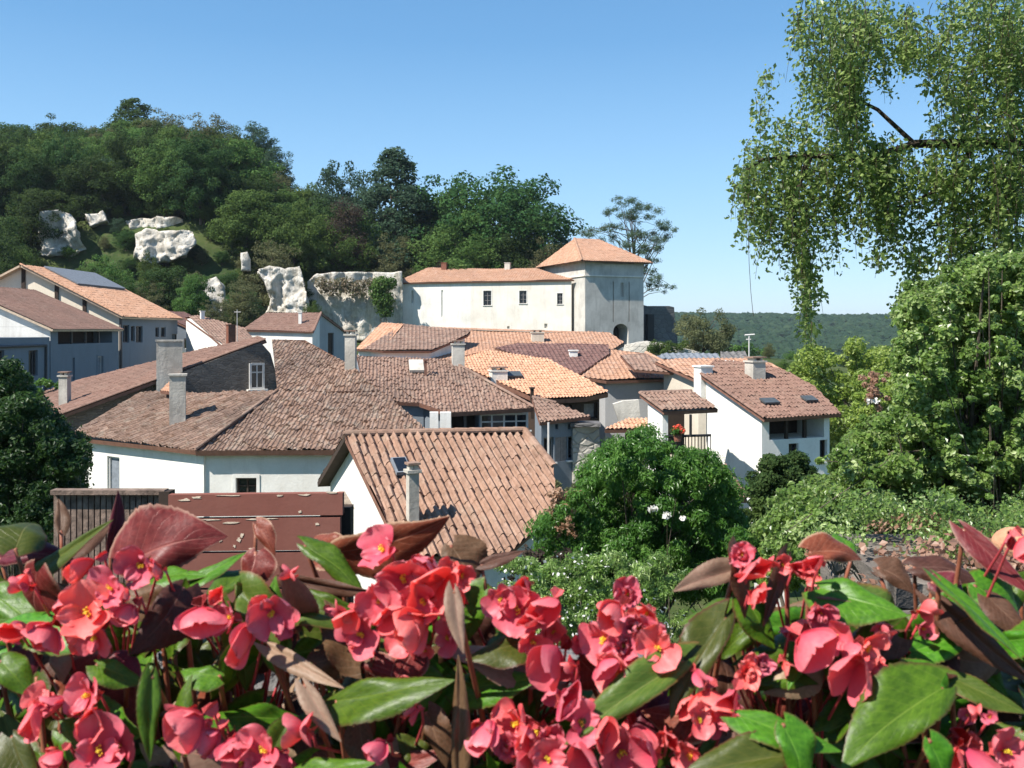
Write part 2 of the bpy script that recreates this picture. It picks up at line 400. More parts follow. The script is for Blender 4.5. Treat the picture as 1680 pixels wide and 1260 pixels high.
class House:
    def __init__(s, name, loc, label, cat='house', ground=-9.0, group=None):
        s.root = empty(name, (loc[0], loc[1], ground), label, cat, group); s.g = ground; s.walls = []; s.roofs = []; s.seed = hash_(label)
        s.details = []
    def roof3(s, P, mat, tw=.2, cl=.4, sag=.05, caps=(), inset=.35, wall='white', skip=(), lod=2, slab=.14, g=None, over=None, label=None, fas='fascia', rough=1.0, amp=None):
        amp = amp or (.14 if lod == 1 else .24)
        s.seed += 1
        me, n = tile_mesh('roof', P, [M[mat], M[fas]], tw, cl, sag, caps, slab, lod, s.seed % 97+1, 0, rough, amp)
        ob = link('roof', me, s.root)
        if label: ob['label'] = label
        s.roofs.append((ob, P[0], n))
        # wall prism
        if wall:
            pl = [Vector((p[0], p[1], 0)) for p in P]; k = len(pl); area = sum(pl[i].cross(pl[(i+1) % k]).z for i in range(k))
            sgn = 1 if area > 0 else -1
            ins = [(over or {}).get(i, inset) for i in range(k)]
            lines = []
            for i in range(k):
                e = (pl[(i+1) % k]-pl[i]).normalized(); nn = Vector((-e.y, e.x, 0))*sgn
                lines.append((pl[i]+nn*ins[i], e, -nn))
            out = []
            for i in range(k):
                a, d, _ = lines[i-1]; b, e, _ = lines[i]; det = d.x*e.y-d.y*e.x
                if abs(det) < 1e-5: q = b.copy()
                else:
                    t = ((b.x-a.x)*e.y-(b.y-a.y)*e.x)/det; q = a+d*t
                out.append(q)
            def zt(q): return (n.dot(Vector(P[0])) - n.x*q.x - n.y*q.y)/n.z - (.03+(max(slab or .1, sag*1.5+.05))*.9)/n.z
            top = [Vector((q.x, q.y, zt(q))) for q in out]; gz = s.g if g is None else g
            bot = [Vector((q.x, q.y, gz)) for q in out]
            s.walls.append(dict(top=top, bot=bot, lines=lines, mat=wall, cut=[]))
        else: s.walls.append(None)
        return len(s.walls)-1
    def roof(s, poly, anchor, pitch, az, mat, **k):
        _, _, n = axes(pitch, az); p0 = W(*anchor); P = [hit(x, y, p0, n) for x, y in poly]
        s.lastP = P; s.lastaz = az
        return s.roof3(P, mat, **k)
    def mirror(s, ridge, mat, **k):
        """the far slope: the last polygon mirrored across the vertical plane through its ridge edge"""
        P = s.lastP; a, b = P[ridge], P[(ridge+1) % len(P)]; e = (b-a); e.z = 0; e.normalize(); nn = Vector((-e.y, e.x, 0))
        Q = [p - nn*2*(p-a).dot(nn) for p in P]
        return s.roof3(Q, mat, **k)
    def opening(s, wi, ei, x0, y0, x1, y1, depth=.22, kind='window', nx=1, ny=1, frame='frame', surround=None, arch=False, sill=True, name=None, pane='glass', back=None):
        w = s.walls[wi]; p, e, nn = w['lines'][ei]
        if nn.y > 0.3 and False: nn = -nn
        a = hit(x0, y0, p, nn); b = hit(x1, y1, p, nn)
        e = e.copy();
        if (b-a).dot(e) < 0: e = -e
        hw = abs((b-a).dot(e))/2; hh = abs(a.z-b.z)/2; c = (a+b)/2; up = Vector((0,0,1))
        zc = (a.z+b.z)/2; c = Vector((c.x, c.y, zc)) ; c -= nn*((c-p).dot(nn))
        def rect(off, w_, h_):
            o = c + nn*off
            if arch:
                pts = [o-e*w_-up*h_, o+e*w_-up*h_]
                for q in range(9):
                    t = math.pi*q/8; pts.append(o + e*math.cos(t)*w_ + up*(h_-w_*.9+math.sin(t)*w_*.9))
                return pts
            return [o-e*w_-up*h_, o+e*w_-up*h_, o+e*w_+up*h_, o-e*w_+up*h_]
        w['cut'].append((rect(.15, hw, hh), rect(-depth, hw, hh)))
        s.details.append((kind, c, e, nn, hw, hh, depth, nx, ny, frame, surround, sill, pane, back, name))
        return c, e, nn, hw, hh
    def chimney(s, ri, px, ytop, ybase, wpx, mat='chim', rz=None, dep=None, pot=True, Y=None, name='chimney'):
        ob, p0, n = s.roofs[ri]; base = hit(px, ybase, Vector(p0), n)
        h = (ybase-ytop)/F*base.y; w = wpx/F*base.y/2; d = (dep or wpx)/F*base.y/2
        rz = R(s.lastaz if rz is None else rz); c = base; mb = MB()
        r = random.Random(int(px))
        mb.box((c.x, c.y+d, c.z+h/2-.5), (w, d, h/2+.5-.06), 0, rz)
        mb.box((c.x, c.y+d, c.z+h-.03-.05), (w+.05, d+.05, .035), 0, rz)
        if pot:
            for q in (-1, 1): mb.box((c.x+q*w*.5*math.cos(rz), c.y+d+q*w*.5*math.sin(rz), c.z+h+.0), (.05, d*.8, .07), 0, rz)
            mb.box((c.x, c.y+d, c.z+h+.09), (w+.03, d+.03, .025), 1, rz)
        o = mb.build(name, [M[mat], M['t_pink']], None); o.parent = ob
        return o
    def finish(s):
        for w in s.walls:
            if not w: continue
            mb = MB(); mb.prism(w['top'], w['bot']); me = mb.mesh('wall', M[w['mat']])
            if w['cut']:
                nm = bool_cut(me, w['cut'], 'wall')
                if len(nm.polygons) > 4: me = nm
                if not me.materials: me.materials.append(M[w['mat']])
            w['obj'] = link('wall', me, s.root)
        for (kind, c, e, nn, hw, hh, depth, nx, ny, frame, surround, sill, pane, back, name) in s.details:
            up = Vector((0,0,1)); ax = (e, nn, up); fr = MB(); dp = min(depth, .22)
            if kind in ('window', 'door', 'glazing'):
                t = .035 if kind != 'glazing' else .05; o = c - nn*(dp-.05)
                for sx in (-1, 1): fr.obox(o+e*sx*(hw-t), ax, (t, .03, hh))
                for sz in (-1, 1): fr.obox(o+up*sz*(hh-t), ax, (hw-2*t, .028, t))
                for i in range(1, nx): fr.obox(o+e*(-hw+2*hw*i/nx), ax, (t*.8, .026, hh-2*t))
                for i in range(1, ny): fr.obox(o+up*(-hh+2*hh*i/ny), ax, (hw-2*t, .022, t*.6))
                if surround:
                    q = .11; o2 = c + nn*.012
                    for sx in (-1, 1): fr.obox(o2+e*sx*(hw+q/2+.002), ax, (q/2, .02, hh+.0), 1)
                    fr.obox(o2+up*(hh+q/2+.002), ax, (hw+q, .021, q/2), 1)
                if sill and kind != 'door': fr.obox(c+nn*.03-up*(hh+.035), ax, (hw+.1, .07, .033), 1)
                f = fr.build(name or kind, [M[frame], M[surround or 'white']], s.root)
                pm = MB(); pm.obox(c-nn*(dp-.012), ax, (hw-.005, .006, hh-.005)); pm.build('pane' if kind != 'door' else 'panel', M[pane], f)
            elif kind == 'shutters':
                for sx in (-1, 1): fr.obox(c-nn*.08+e*sx*hw*.5, ax, (hw*.48, .02, hh*.98))
                fr.build('shutter', M['shutter'], s.root)
            elif kind == 'hole': pass
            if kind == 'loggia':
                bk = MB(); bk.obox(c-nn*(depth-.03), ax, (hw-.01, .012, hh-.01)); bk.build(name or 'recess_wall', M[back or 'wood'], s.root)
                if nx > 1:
                    pm = MB()
                    for i in range(1, nx): pm.obox(c-nn*.1+e*(-hw+2*hw*i/nx), ax, (.06, .06, hh))
                    pm.build('post', M[frame], s.root)
        return s.root
def hash_(t):
    h = 0
    for ch in t: h = (h*31+ord(ch)) % 9973
    return h
def wall_piece(name, poly, anchor, az, thick, mat, parent=None):
    """upright slab whose front outline is the pixel polygon on a vertical plane facing az"""
    a = R(az); nn = Vector((math.sin(a), -math.cos(a), 0)); p0 = W(*anchor); P = [hit(x, y, p0, nn) for x, y in poly]
    mb = MB(); mb.prism(P, [p-nn*thick for p in P]); return mb.build(name, M[mat], parent)
M['cream2'] = plaster('cream_gable', (.80,.70,.56), (.60,.52,.42), .3)

# ------------------------------------------------------------------ ground
def sst(a, b, x):
    t = np.clip((np.asarray(x, float)-a)/(b-a), 0, 1); return t*t*(3-2*t)
def terrain(x, y):
    x = np.asarray(x, float); y = np.asarray(y, float)
    base = -5.6 - 3.0*sst(8, 19, y) + 1.2*sst(30, 60, y) + 4.6*sst(60, 118, y) + 3.6*sst(-14, -30, x)*sst(20, 60, y)*(1-sst(80, 118, y)*.6)
    base = base - 26*sst(130, 420, y)*1.0 - 5*sst(22, 60, x)*sst(60, 130, y)
    Hx = 12*sst(16, -8, x) + 19*sst(-24, -50, x)
    hill = Hx*(.30*sst(124, 131, y)+.22*sst(129, 139, y)+.48*sst(138, 180, y))*(1-.75*sst(260, 520, y)) + 2*sst(-10,-40,x)*sst(96,112,y)
    r = np.hypot(x, y)
    far = 51*sst(520, 1350, r) - 2.0*sst(1500, 2600, r)
    far = far + 3.0*np.sin(np.arctan2(x, y)*9+1.0)*sst(600, 1300, r) - 24*np.exp(-((np.arctan2(x, y)-.40)/.12)**2)*sst(350, 700, r)*(1-sst(760, 1150, r))*0
    und = 1.2*np.sin(x*.035+1.3)*np.sin(y*.031)*sst(100, 200, r) + .35*np.sin(x*.21)*np.sin(y*.17+2)*sst(40, 100, r)
    terr = base + hill + far + und
    near = 1-sst(1.2, 6.0, np.abs(y))*1.0
    return terr
def build_ground():
    rs = [0.0]; r = 1.5
    while r < 7000: rs.append(r); r *= 1.035
    na = 300; an = np.linspace(0, 2*math.pi, na, endpoint=False)
    V = [[0, 0, float(terrain(0, 0))]]
    for r in rs[1:]:
        x = r*np.sin(an); y = r*np.cos(an); z = terrain(x, y)
        V += np.stack([x, y, z], 1).tolist()
    fs = [(0, 1+(i+1) % na, 1+i) for i in range(na)]
    for k in range(len(rs)-2):
        b = 1+k*na; i = np.arange(na); j = (i+1) % na
        fs += np.stack([b+i, b+j, b+na+j, b+na+i], 1).tolist()
    me = bpy.data.meshes.new('ground'); me.from_pydata(V, [], fs); me.update()
    me.polygons.foreach_set('use_smooth', [True]*len(me.polygons))
    n = NT('ground_grass'); co = n.coord(); a = n.noise(.08, co, 6, .6); b = n.noise(1.6, co, 6, .7); c_ = n.noise(.012, co, 6, .65)
    col = n.mix(n.ramp(a, [(.35, 0.0), (.65, 1.0)]), (.035,.06,.018), (.08,.10,.03))
    col = n.mix(n.ramp(b, [(.5, 0.0), (.75, .6)]), col, (.14,.12,.07))
    col = n.mix(n.ramp(c_, [(.45, 0.0), (.6, 1.0)]), col, (.022,.045,.018))
    me.materials.append(n.surf(col, .95, n.bump(b, .6, .15), .1))
    if me.polygons[10].normal.z < 0: me.flip_normals()
    tag(link('ground', me), kind='structure')
build_ground()

# ------------------------------------------------------------------ houses, near to far
# foreground roof of corrugated canal tiles
h = House('tiled_outbuilding', (-2, 24), 'low white outbuilding with bright ribbed salmon tile roof just behind the flowers', 'house')
r0 = h.roof([(565,712),(860,706),(908,765),(915,835),(832,910),(662,912)], (700,711,24), 29, 24, 't_near', tw=.215, cl=.42, sag=.05, rough=1.1, amp=.42, caps=(0,1), inset=.3, over={0:.002, 1:.2, 2:.3}, wall='white')
P = h.lastP
h.roof3([P[0], P[1], P[1]+Vector((-.40,.87,-.52))*3.2, P[0]+Vector((-.40,.87,-.52))*3.2], 't_near', tw=.18, inset=.3, over={0:.002}, wall='white', fas='wood')
h.chimney(0, 676, 768, 860, 17, 'chim', rz=24)
# skylight hatch behind the chimney
sk = MB(); c = hit(657, 770, Vector(P[0]), axes(29,24)[2]); u,v,n_ = axes(29,24)
sk.obox(c+n_*.10, (u,v,n_), (.19,.30,.05)); o = sk.build('skylight', M['lead'], None); o.parent = h.roofs[0][0]
sk = MB(); sk.obox(c+n_*.16, (u,v,n_), (.15,.25,.012)); o2 = sk.build('roof_pane', M['glass'], None); o2.parent = h.roofs[0][0]
h.finish()

# long main house
h = House('farmhouse', (-6, 33), 'long low white farmhouse under a wide mottled old brown tile roof', 'house')
wl_ = h.roof([(114,716),(232,646),(455,641),(320,738)], (320,738,31), 19, -35, 't_main', tw=.17, cl=.36, sag=.08, rough=2.6, caps=(0,2), wall='white', over={1:.1,2:-.1,0:.35})
wr_ = h.roof([(320,738),(455,641),(625,641),(702,707),(560,737)], (320,738,31), 19, 0, 't_main', tw=.17, cl=.36, rough=2.6, sag=.10, wall='white', over={0:-.1,1:-.2,2:.1,3:.2,4:.4})
h.roof([(455,641),(446,556),(500,557),(578,600),(625,641)], (320,738,31), 19, 0, 't_main', tw=.17, cl=.36, rough=2.6, sag=.10, wall='grey', over={1:.3,3:.15,4:-.2})
h.opening(wr_, 4, 387, 784, 421, 812, .25, 'window', 2, 2, 'wood', 'white')
h.opening(wl_, 3, 176, 748, 196, 812, .15, 'door', 1, 1, 'frame', None, pane='lead')
h.chimney(0, 287, 612, 698, 25, 'chim', rz=18, pot=False)
h.chimney(2, 574, 546, 606, 17, 'chim', rz=0)
h.finish()

# hill-side house with the rubble gable
h = House('stone_gabled_house', (-12, 43), 'house with long brown lean roof and dark rubble stone gable above the farmhouse', 'house')
A_, B_, C2 = W(95,682,38), W(50,652,47.5), W(432,556,42.6)
nM = (B_-A_).cross(C2-A_).normalized(); nM = nM if nM.z > 0 else -nM
PM = [A_, B_] + [hit(x, y, A_, nM) for x, y in ((130,624),(300,581),(425,552),(436,557))]
h.lastP = PM; h.lastaz = 32
h.roof3(PM, 't_brown', tw=.17, cl=.36, sag=.04, caps=(5,), wall='stone', over={5:.4, 0:.3}, inset=.15)
h.chimney(0, 103, 614, 664, 14, 'chim', rz=0)
h.chimney(0, 274, 556, 617, 40, 'chim', rz=20, dep=22, pot=False)
azM = math.degrees(math.atan2(-(C2-A_).y, -(C2-A_).x)) % 360
azM = math.degrees(math.atan2((C2-A_).y, (C2-A_).x))
g_ = wall_piece('gable_wall', [(296,612),(380,580),(428,562),(444,580),(453,612),(458,650),(296,650)], (432,560,42.05), azM, .5, 'stone', h.root)
# small window with white sill in the gable
a = R(azM); nn = Vector((math.sin(a), -math.cos(a), 0)); ee = Vector((math.cos(a), math.sin(a), 0)); p0 = W(432,560,42.0)
c1, c3 = hit(409,596,p0,nn), hit(433,638,p0,nn); cc = (c1+c3)/2; hw, hh = abs((c3-c1).dot(ee))/2, abs(c1.z-c3.z)/2; up = Vector((0,0,1))
m = MB()
for s_ in (-1,1): m.obox(cc+nn*.03+ee*s_*(hw-.04), (ee,nn,up), (.05,.05,hh)); m.obox(cc+nn*.03+up*s_*(hh-.04), (ee,nn,up), (hw-.1,.048,.05))
m.obox(cc+nn*.035, (ee,nn,up), (.03,.03,hh-.1)); m.obox(cc+nn*.035+up*hh*.3, (ee,nn,up), (hw-.1,.028,.03))
m.obox(cc+nn*.10-up*(hh+.06), (ee,nn,up), (hw+.12,.14,.06), 1)
f = m.build('window', [M['frame'], M['white']], h.root)
m = MB(); m.obox(cc+nn*.012, (ee,nn,up), (hw-.03,.01,hh-.03)); m.build('pane', M['glass'], f)
# short tiled porch roof and post at its foot
h.roof([(262,640),(300,604),(304,607),(280,642)], (270,640,37.5), 16, -40, 't_orange', wall=None, slab=.08)
h.finish()

# roof C with glazed loggia
h = House('gallery_house', (-1, 45), 'grey house with dark glazed gallery under a broad faded brown roof', 'house')
c0 = h.roof([(585,583),(735,589),(876,668),(735,676),(688,660)], (790,672,40), 18, 8, 't_pink', tw=.17, cl=.36, rough=2.0, sag=.10, caps=(1,), wall='blueshade', over={0:.1,1:.25,2:.4,3:.4,4:-.3})
c1_ = h.roof([(585,583),(688,660),(603,656)], (790,672,40), 18, 8, 't_pink', tw=.17, cl=.36, rough=2.0, sag=.08, wall='blueshade', over={0:-.3,1:.3,2:.1})
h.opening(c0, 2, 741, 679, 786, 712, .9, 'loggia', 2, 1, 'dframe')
h.opening(c0, 2, 788, 679, 868, 705, .25, 'glazing', 4, 2, 'frame', sill=True)
h.opening(c1_, 1, 646, 671, 656, 683, .3, 'hole')
h.chimney(0, 751, 562, 600, 20, 'chim', rz=8)
h.chimney(0, 698, 588, 617, 4, 'fascia', rz=8, pot=False, dep=5)
# flashing ramp beside the flue
u,v,n_ = axes(18,8); c = hit(683, 604, Vector(h.roofs[0][1]), n_); m = MB(); m.obox(c+n_*.12, (u,v,n_), (.35,.75,.06)); o = m.build('flashing', M['chim'], None); o.parent = h.roofs[0][0]
h.finish()
# white pier standing beside the gallery
h = empty('white_pier', (W(722,700,39).x, 39, -9), 'pair of bright white wall piers left of the dark gallery', 'pier')
for x0, x1 in ((705,719),(722,740)):
    wall_piece('pier', [(x0,677),(x1,677),(x1,770),(x0,770)], (722,700,39.0), 5, .5, 'white', h)

# house E
h = House('shaded_town_house', (2.5, 38), 'narrow grey house with tall shuttered windows and a hipped pink roof', 'house')
e0 = h.roof([(873,652),(912,661),(969,682),(886,692)], (890,691,36), 17, 20, 't_pink', tw=.17, cl=.36, sag=.04, caps=(0,), wall='blueshade', over={2:.3,3:.1,1:.25,0:.1})  # wall shade is painted in through the darker blue-grey colour
for x0, x1 in ((893,900),(902,909)): pass
h.opening(e0, 2, 892, 718, 909, 758, .2, 'window', 2, 1, 'shutter', None)
h.opening(e0, 2, 911, 718, 931, 756, .2, 'shutters')
h.opening(e0, 2, 932, 716, 944, 754, .2, 'window', 1, 1, 'shutter', None)
h.opening(e0, 2, 932, 696, 937, 704, .2, 'hole')
h.opening(e0, 2, 911, 696, 916, 704, .2, 'hole')
m = MB(); p = W(900,693,35.6); m.tube([p+Vector((0,-.02,0)), p+Vector((0,-.02,-3.2))], .05); m.build('drain_pipe', M['frame'], h.root)
h.finish()
h = empty('garden_pillar', (3.6, 38, -9), 'pale stone buttress between shaded town house and dark passage', 'wall')
wall_piece('stone_face', [(940,702),(983,698),(986,812),(940,812)], (960,700,37), 12, .8, 'palestone', h)
m = MB(); m.box((W(960,700,37).x, 37.3, W(0,699,37).z+.06), (.62,.55,.07)); m.build('coping', M['ruin'], h)

# orange roof D
h = House('timber_walled_house', (3, 50), 'house under bright sagging orange tile roof with dark boarded wall', 'house')
d0 = h.roof([(737,590),(800,575),(900,590),(958,620),(998,644),(962,651),(885,656)], (885,656,44), 17, 12, 't_orange', tw=.17, cl=.36, sag=.12, caps=(0,), wall='wood', over={0:.1,1:.1,2:.1,3:.2,4:.5,5:.4,6:.3})
h.opening(d0, 5, 919, 664, 938, 690, .3, 'door', 1, 1, 'wood', pane='shutter')
h.opening(d0, 4, 958, 661, 980, 686, .3, 'door', 1, 1, 'wood', pane='shutter')
h.chimney(0, 873, 634, 655, 5, 'wood', rz=12, pot=False, dep=6)
h.chimney(0, 817, 606, 624, 26, 'castle', rz=12, dep=30)
u,v,n_ = axes(17,12)
c = hit(842, 617, Vector(h.roofs[0][1]), n_); m = MB(); m.obox(c+n_*.10, (u,v,n_), (.42,.35,.05)); o = m.build('skylight', M['skyl'], None); o.parent = h.roofs[0][0]
h.finish()

# roof F2 / F1 / F3 behind
h = House('terrace_house', (0, 66), 'wide house with flat-pitched orange roof directly below the white castle wall', 'house', ground=-8)
f2 = h.roof([(600,600),(690,538),(1000,548),(1024,562),(1000,577),(800,600)], (760,602,58), 13, 4, 't_red', tw=.26, cl=.45, sag=.12, caps=(1,), wall='castle', lod=1)
h.chimney(0, 882, 544, 562, 20, 'cream', rz=4)
h.finish()
h = House('end_house', (-11, 66), 'small house with orange and brown roof at the foot of the white castle wall', 'house', ground=-8)
h.roof([(583,572),(627,529),(662,531),(628,574)], (600,573,60), 19, -12, 't_orange', tw=.26, cl=.45, sag=.05, wall='white', lod=1, over={0:.1,3:.3})
h.roof([(596,572),(662,531),(772,543),(768,549),(708,575),(628,575)], (600,575,59.2), 17.5, 6, 't_pink', tw=.26, cl=.45, sag=.06, wall='white', lod=1)
h.finish()
h = House('dark_roof_house', (3, 58), 'house with dark mauve roof patch between brighter orange roofs', 'house', ground=-8)
h.roof([(812,570),(850,562),(998,566),(1000,580),(942,618),(872,592)], (940,618,50), 15.5, 8, 't_dark', tw=.26, cl=.45, sag=.06, wall='castle', lod=1)  # separate roof plane in a darker tile colour than its neighbours
h.finish()
h = House('white_chimney_house', (10, 60), 'grey walled house with patched orange roof and a small white chimney box', 'house', ground=-8)
f3 = h.roof([(920,612),(938,574),(1000,572),(1060,579),(1138,620),(995,624)], (995,624,50), 15, 3, 't_red', tw=.26, cl=.45, sag=.08, caps=(3,), wall='grey', lod=1, over={4:.4,3:.2})
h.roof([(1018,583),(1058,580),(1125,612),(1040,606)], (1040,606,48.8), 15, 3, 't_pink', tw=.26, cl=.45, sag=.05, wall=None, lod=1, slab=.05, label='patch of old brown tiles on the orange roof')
h.opening(f3, 4, 1005, 627, 1011, 640, .2, 'hole'); h.opening(f3, 4, 1091, 627, 1097, 640, .2, 'hole')
h.opening(f3, 4, 1097, 638, 1133, 642, .3, 'hole')
h.chimney(0, 941, 573, 590, 13, 'white', rz=3, pot=False)
h.finish()
h = House('far_orange_house', (14, 66), 'farther house whose flat orange roof shows behind the white-gabled house', 'house', ground=-8)
h.roof([(1075,593),(1110,588),(1245,588),(1318,622),(1240,626),(1140,622)], (1150,622,46), 12, 4, 't_red', tw=.26, cl=.45, sag=.05, wall='cream', lod=1)
h.finish()
h = House('slate_shed', (16, 72), 'row of low lead-grey sheds behind the orange roofs by the olive tree', 'shed', ground=-7)
h.roof([(1070,588),(1090,579),(1178,580),(1182,590)], (1120,588,74), 10, 0, 't_dark', tw=.5, wall='grey', lod=1)
h.roofs[0][0].data.materials[0] = M['lead']
h.roof([(1182,590),(1182,577),(1222,576),(1228,588)], (1200,588,72), 14, 0, 't_dark', tw=.5, wall='grey', lod=1)
h.roofs[1][0].data.materials[0] = M['ruin']
h.finish()

# house G
h = House('white_gabled_house', (12, 38), 'house with tall bright white gable and plain red-brown roof with two skylights', 'house')
g0 = h.roof([(1150,614),(1172,590),(1250,596),(1300,613),(1336,634),(1381,678),(1255,686)], (1255,686,34), 20, 20, 't_brown', tw=.17, cl=.36, sag=.03, caps=(6,), wall='white', over={5:.4,6:.18,0:.2,1:-.5})
h.roofs[0][0].data.materials[0] = M['t_red'] if False else M['t_gable'] if 't_gable' in M else M['t_brown']
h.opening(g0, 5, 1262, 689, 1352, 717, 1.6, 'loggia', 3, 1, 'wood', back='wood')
h.opening(g0, 5, 1294, 728, 1310, 748, .25, 'window', 1, 1, 'wood', None)
h.opening(g0, 5, 1345, 722, 1357, 756, .25, 'window', 1, 1, 'wood', None)
h.chimney(0, 1242, 590, 622, 24, 'chim', rz=20)
h.chimney(0, 1156, 598, 614, 22, 'white', rz=20, pot=False)
u,v,n_ = axes(20,20)
for x, y, w_ in ((1262,661,.42),(1327,657,.34)):
    c = hit(x, y, Vector(h.roofs[0][1]), n_); m = MB(); m.obox(c+n_*.09, (u,v,n_), (w_*.8,.22,.035)); o = m.build('skylight', M['skyl'], None); o.parent = h.roofs[0][0]
h.finish()
# loggia house J
h = House('balcony_house', (8, 35), 'small white house with open dark balcony and red flower pots', 'house')
j0 = h.roof([(1050,645),(1134,642),(1178,670),(1090,674)], (1090,674,33), 17, 10, 't_pink', tw=.17, cl=.36, sag=.03, caps=(0,3), wall='white', over={2:.35,1:.2,3:.12})
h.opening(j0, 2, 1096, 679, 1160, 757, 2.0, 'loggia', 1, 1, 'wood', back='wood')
hh_ = h.finish()
p, q = W(1093,716,32.4), W(1166,714,32.9); m = MB()
m.tube([p, q], .05); m.tube([p-Vector((0,0,.9)), q-Vector((0,0,.9))], .06)
for i in range(15): a_ = p.lerp(q, i/14); m.tube([a_, a_-Vector((0,0,.9))], .018, k=4)
m.tube([W(1133,680,32.6), W(1133,716,32.6)], .05)
m.build('railing', M['iron'], hh_)
h = House('lean_to', (6, 38), 'small orange-tiled lean-to beside the balcony house', 'shed')
h.roof([(992,704),(1032,686),(1062,686),(1076,703)], (1030,704,35), 17, 4, 't_orange', tw=.17, cl=.36, wall='wood', over={0:.3})
h.finish()
h = House('porch_shed', (8.5, 29), 'little open shed with smooth brown roof under the white gable', 'shed')
h.roof([(1137,762),(1190,763),(1233,817),(1163,819)], (1163,819,27.5), 20, 14, 't_brown', tw=.2, cl=.36, wall='wood', over={2:.3})
h.finish()
h = empty('yard_wall', (W(1010,650,40).x, 40, -9), 'light grey yard wall beside the lean-to and grey house wall', 'wall')
wall_piece('wall_face', [(1006,663),(1022,658),(1048,656),(1052,700),(1018,700)], (1030,700,39), 0, .35, 'chim', h)
h2_ = empty('garden_path_wall', (W(1250,850,24).x, 24, -9), 'broken white garden wall running down beside the porch shed', 'wall')
wall_piece('wall_face', [(1226,820),(1240,818),(1262,850),(1280,885),(1290,1010),(1240,1010),(1236,850)], (1250,850,25), -10, .25, 'white', h2_)

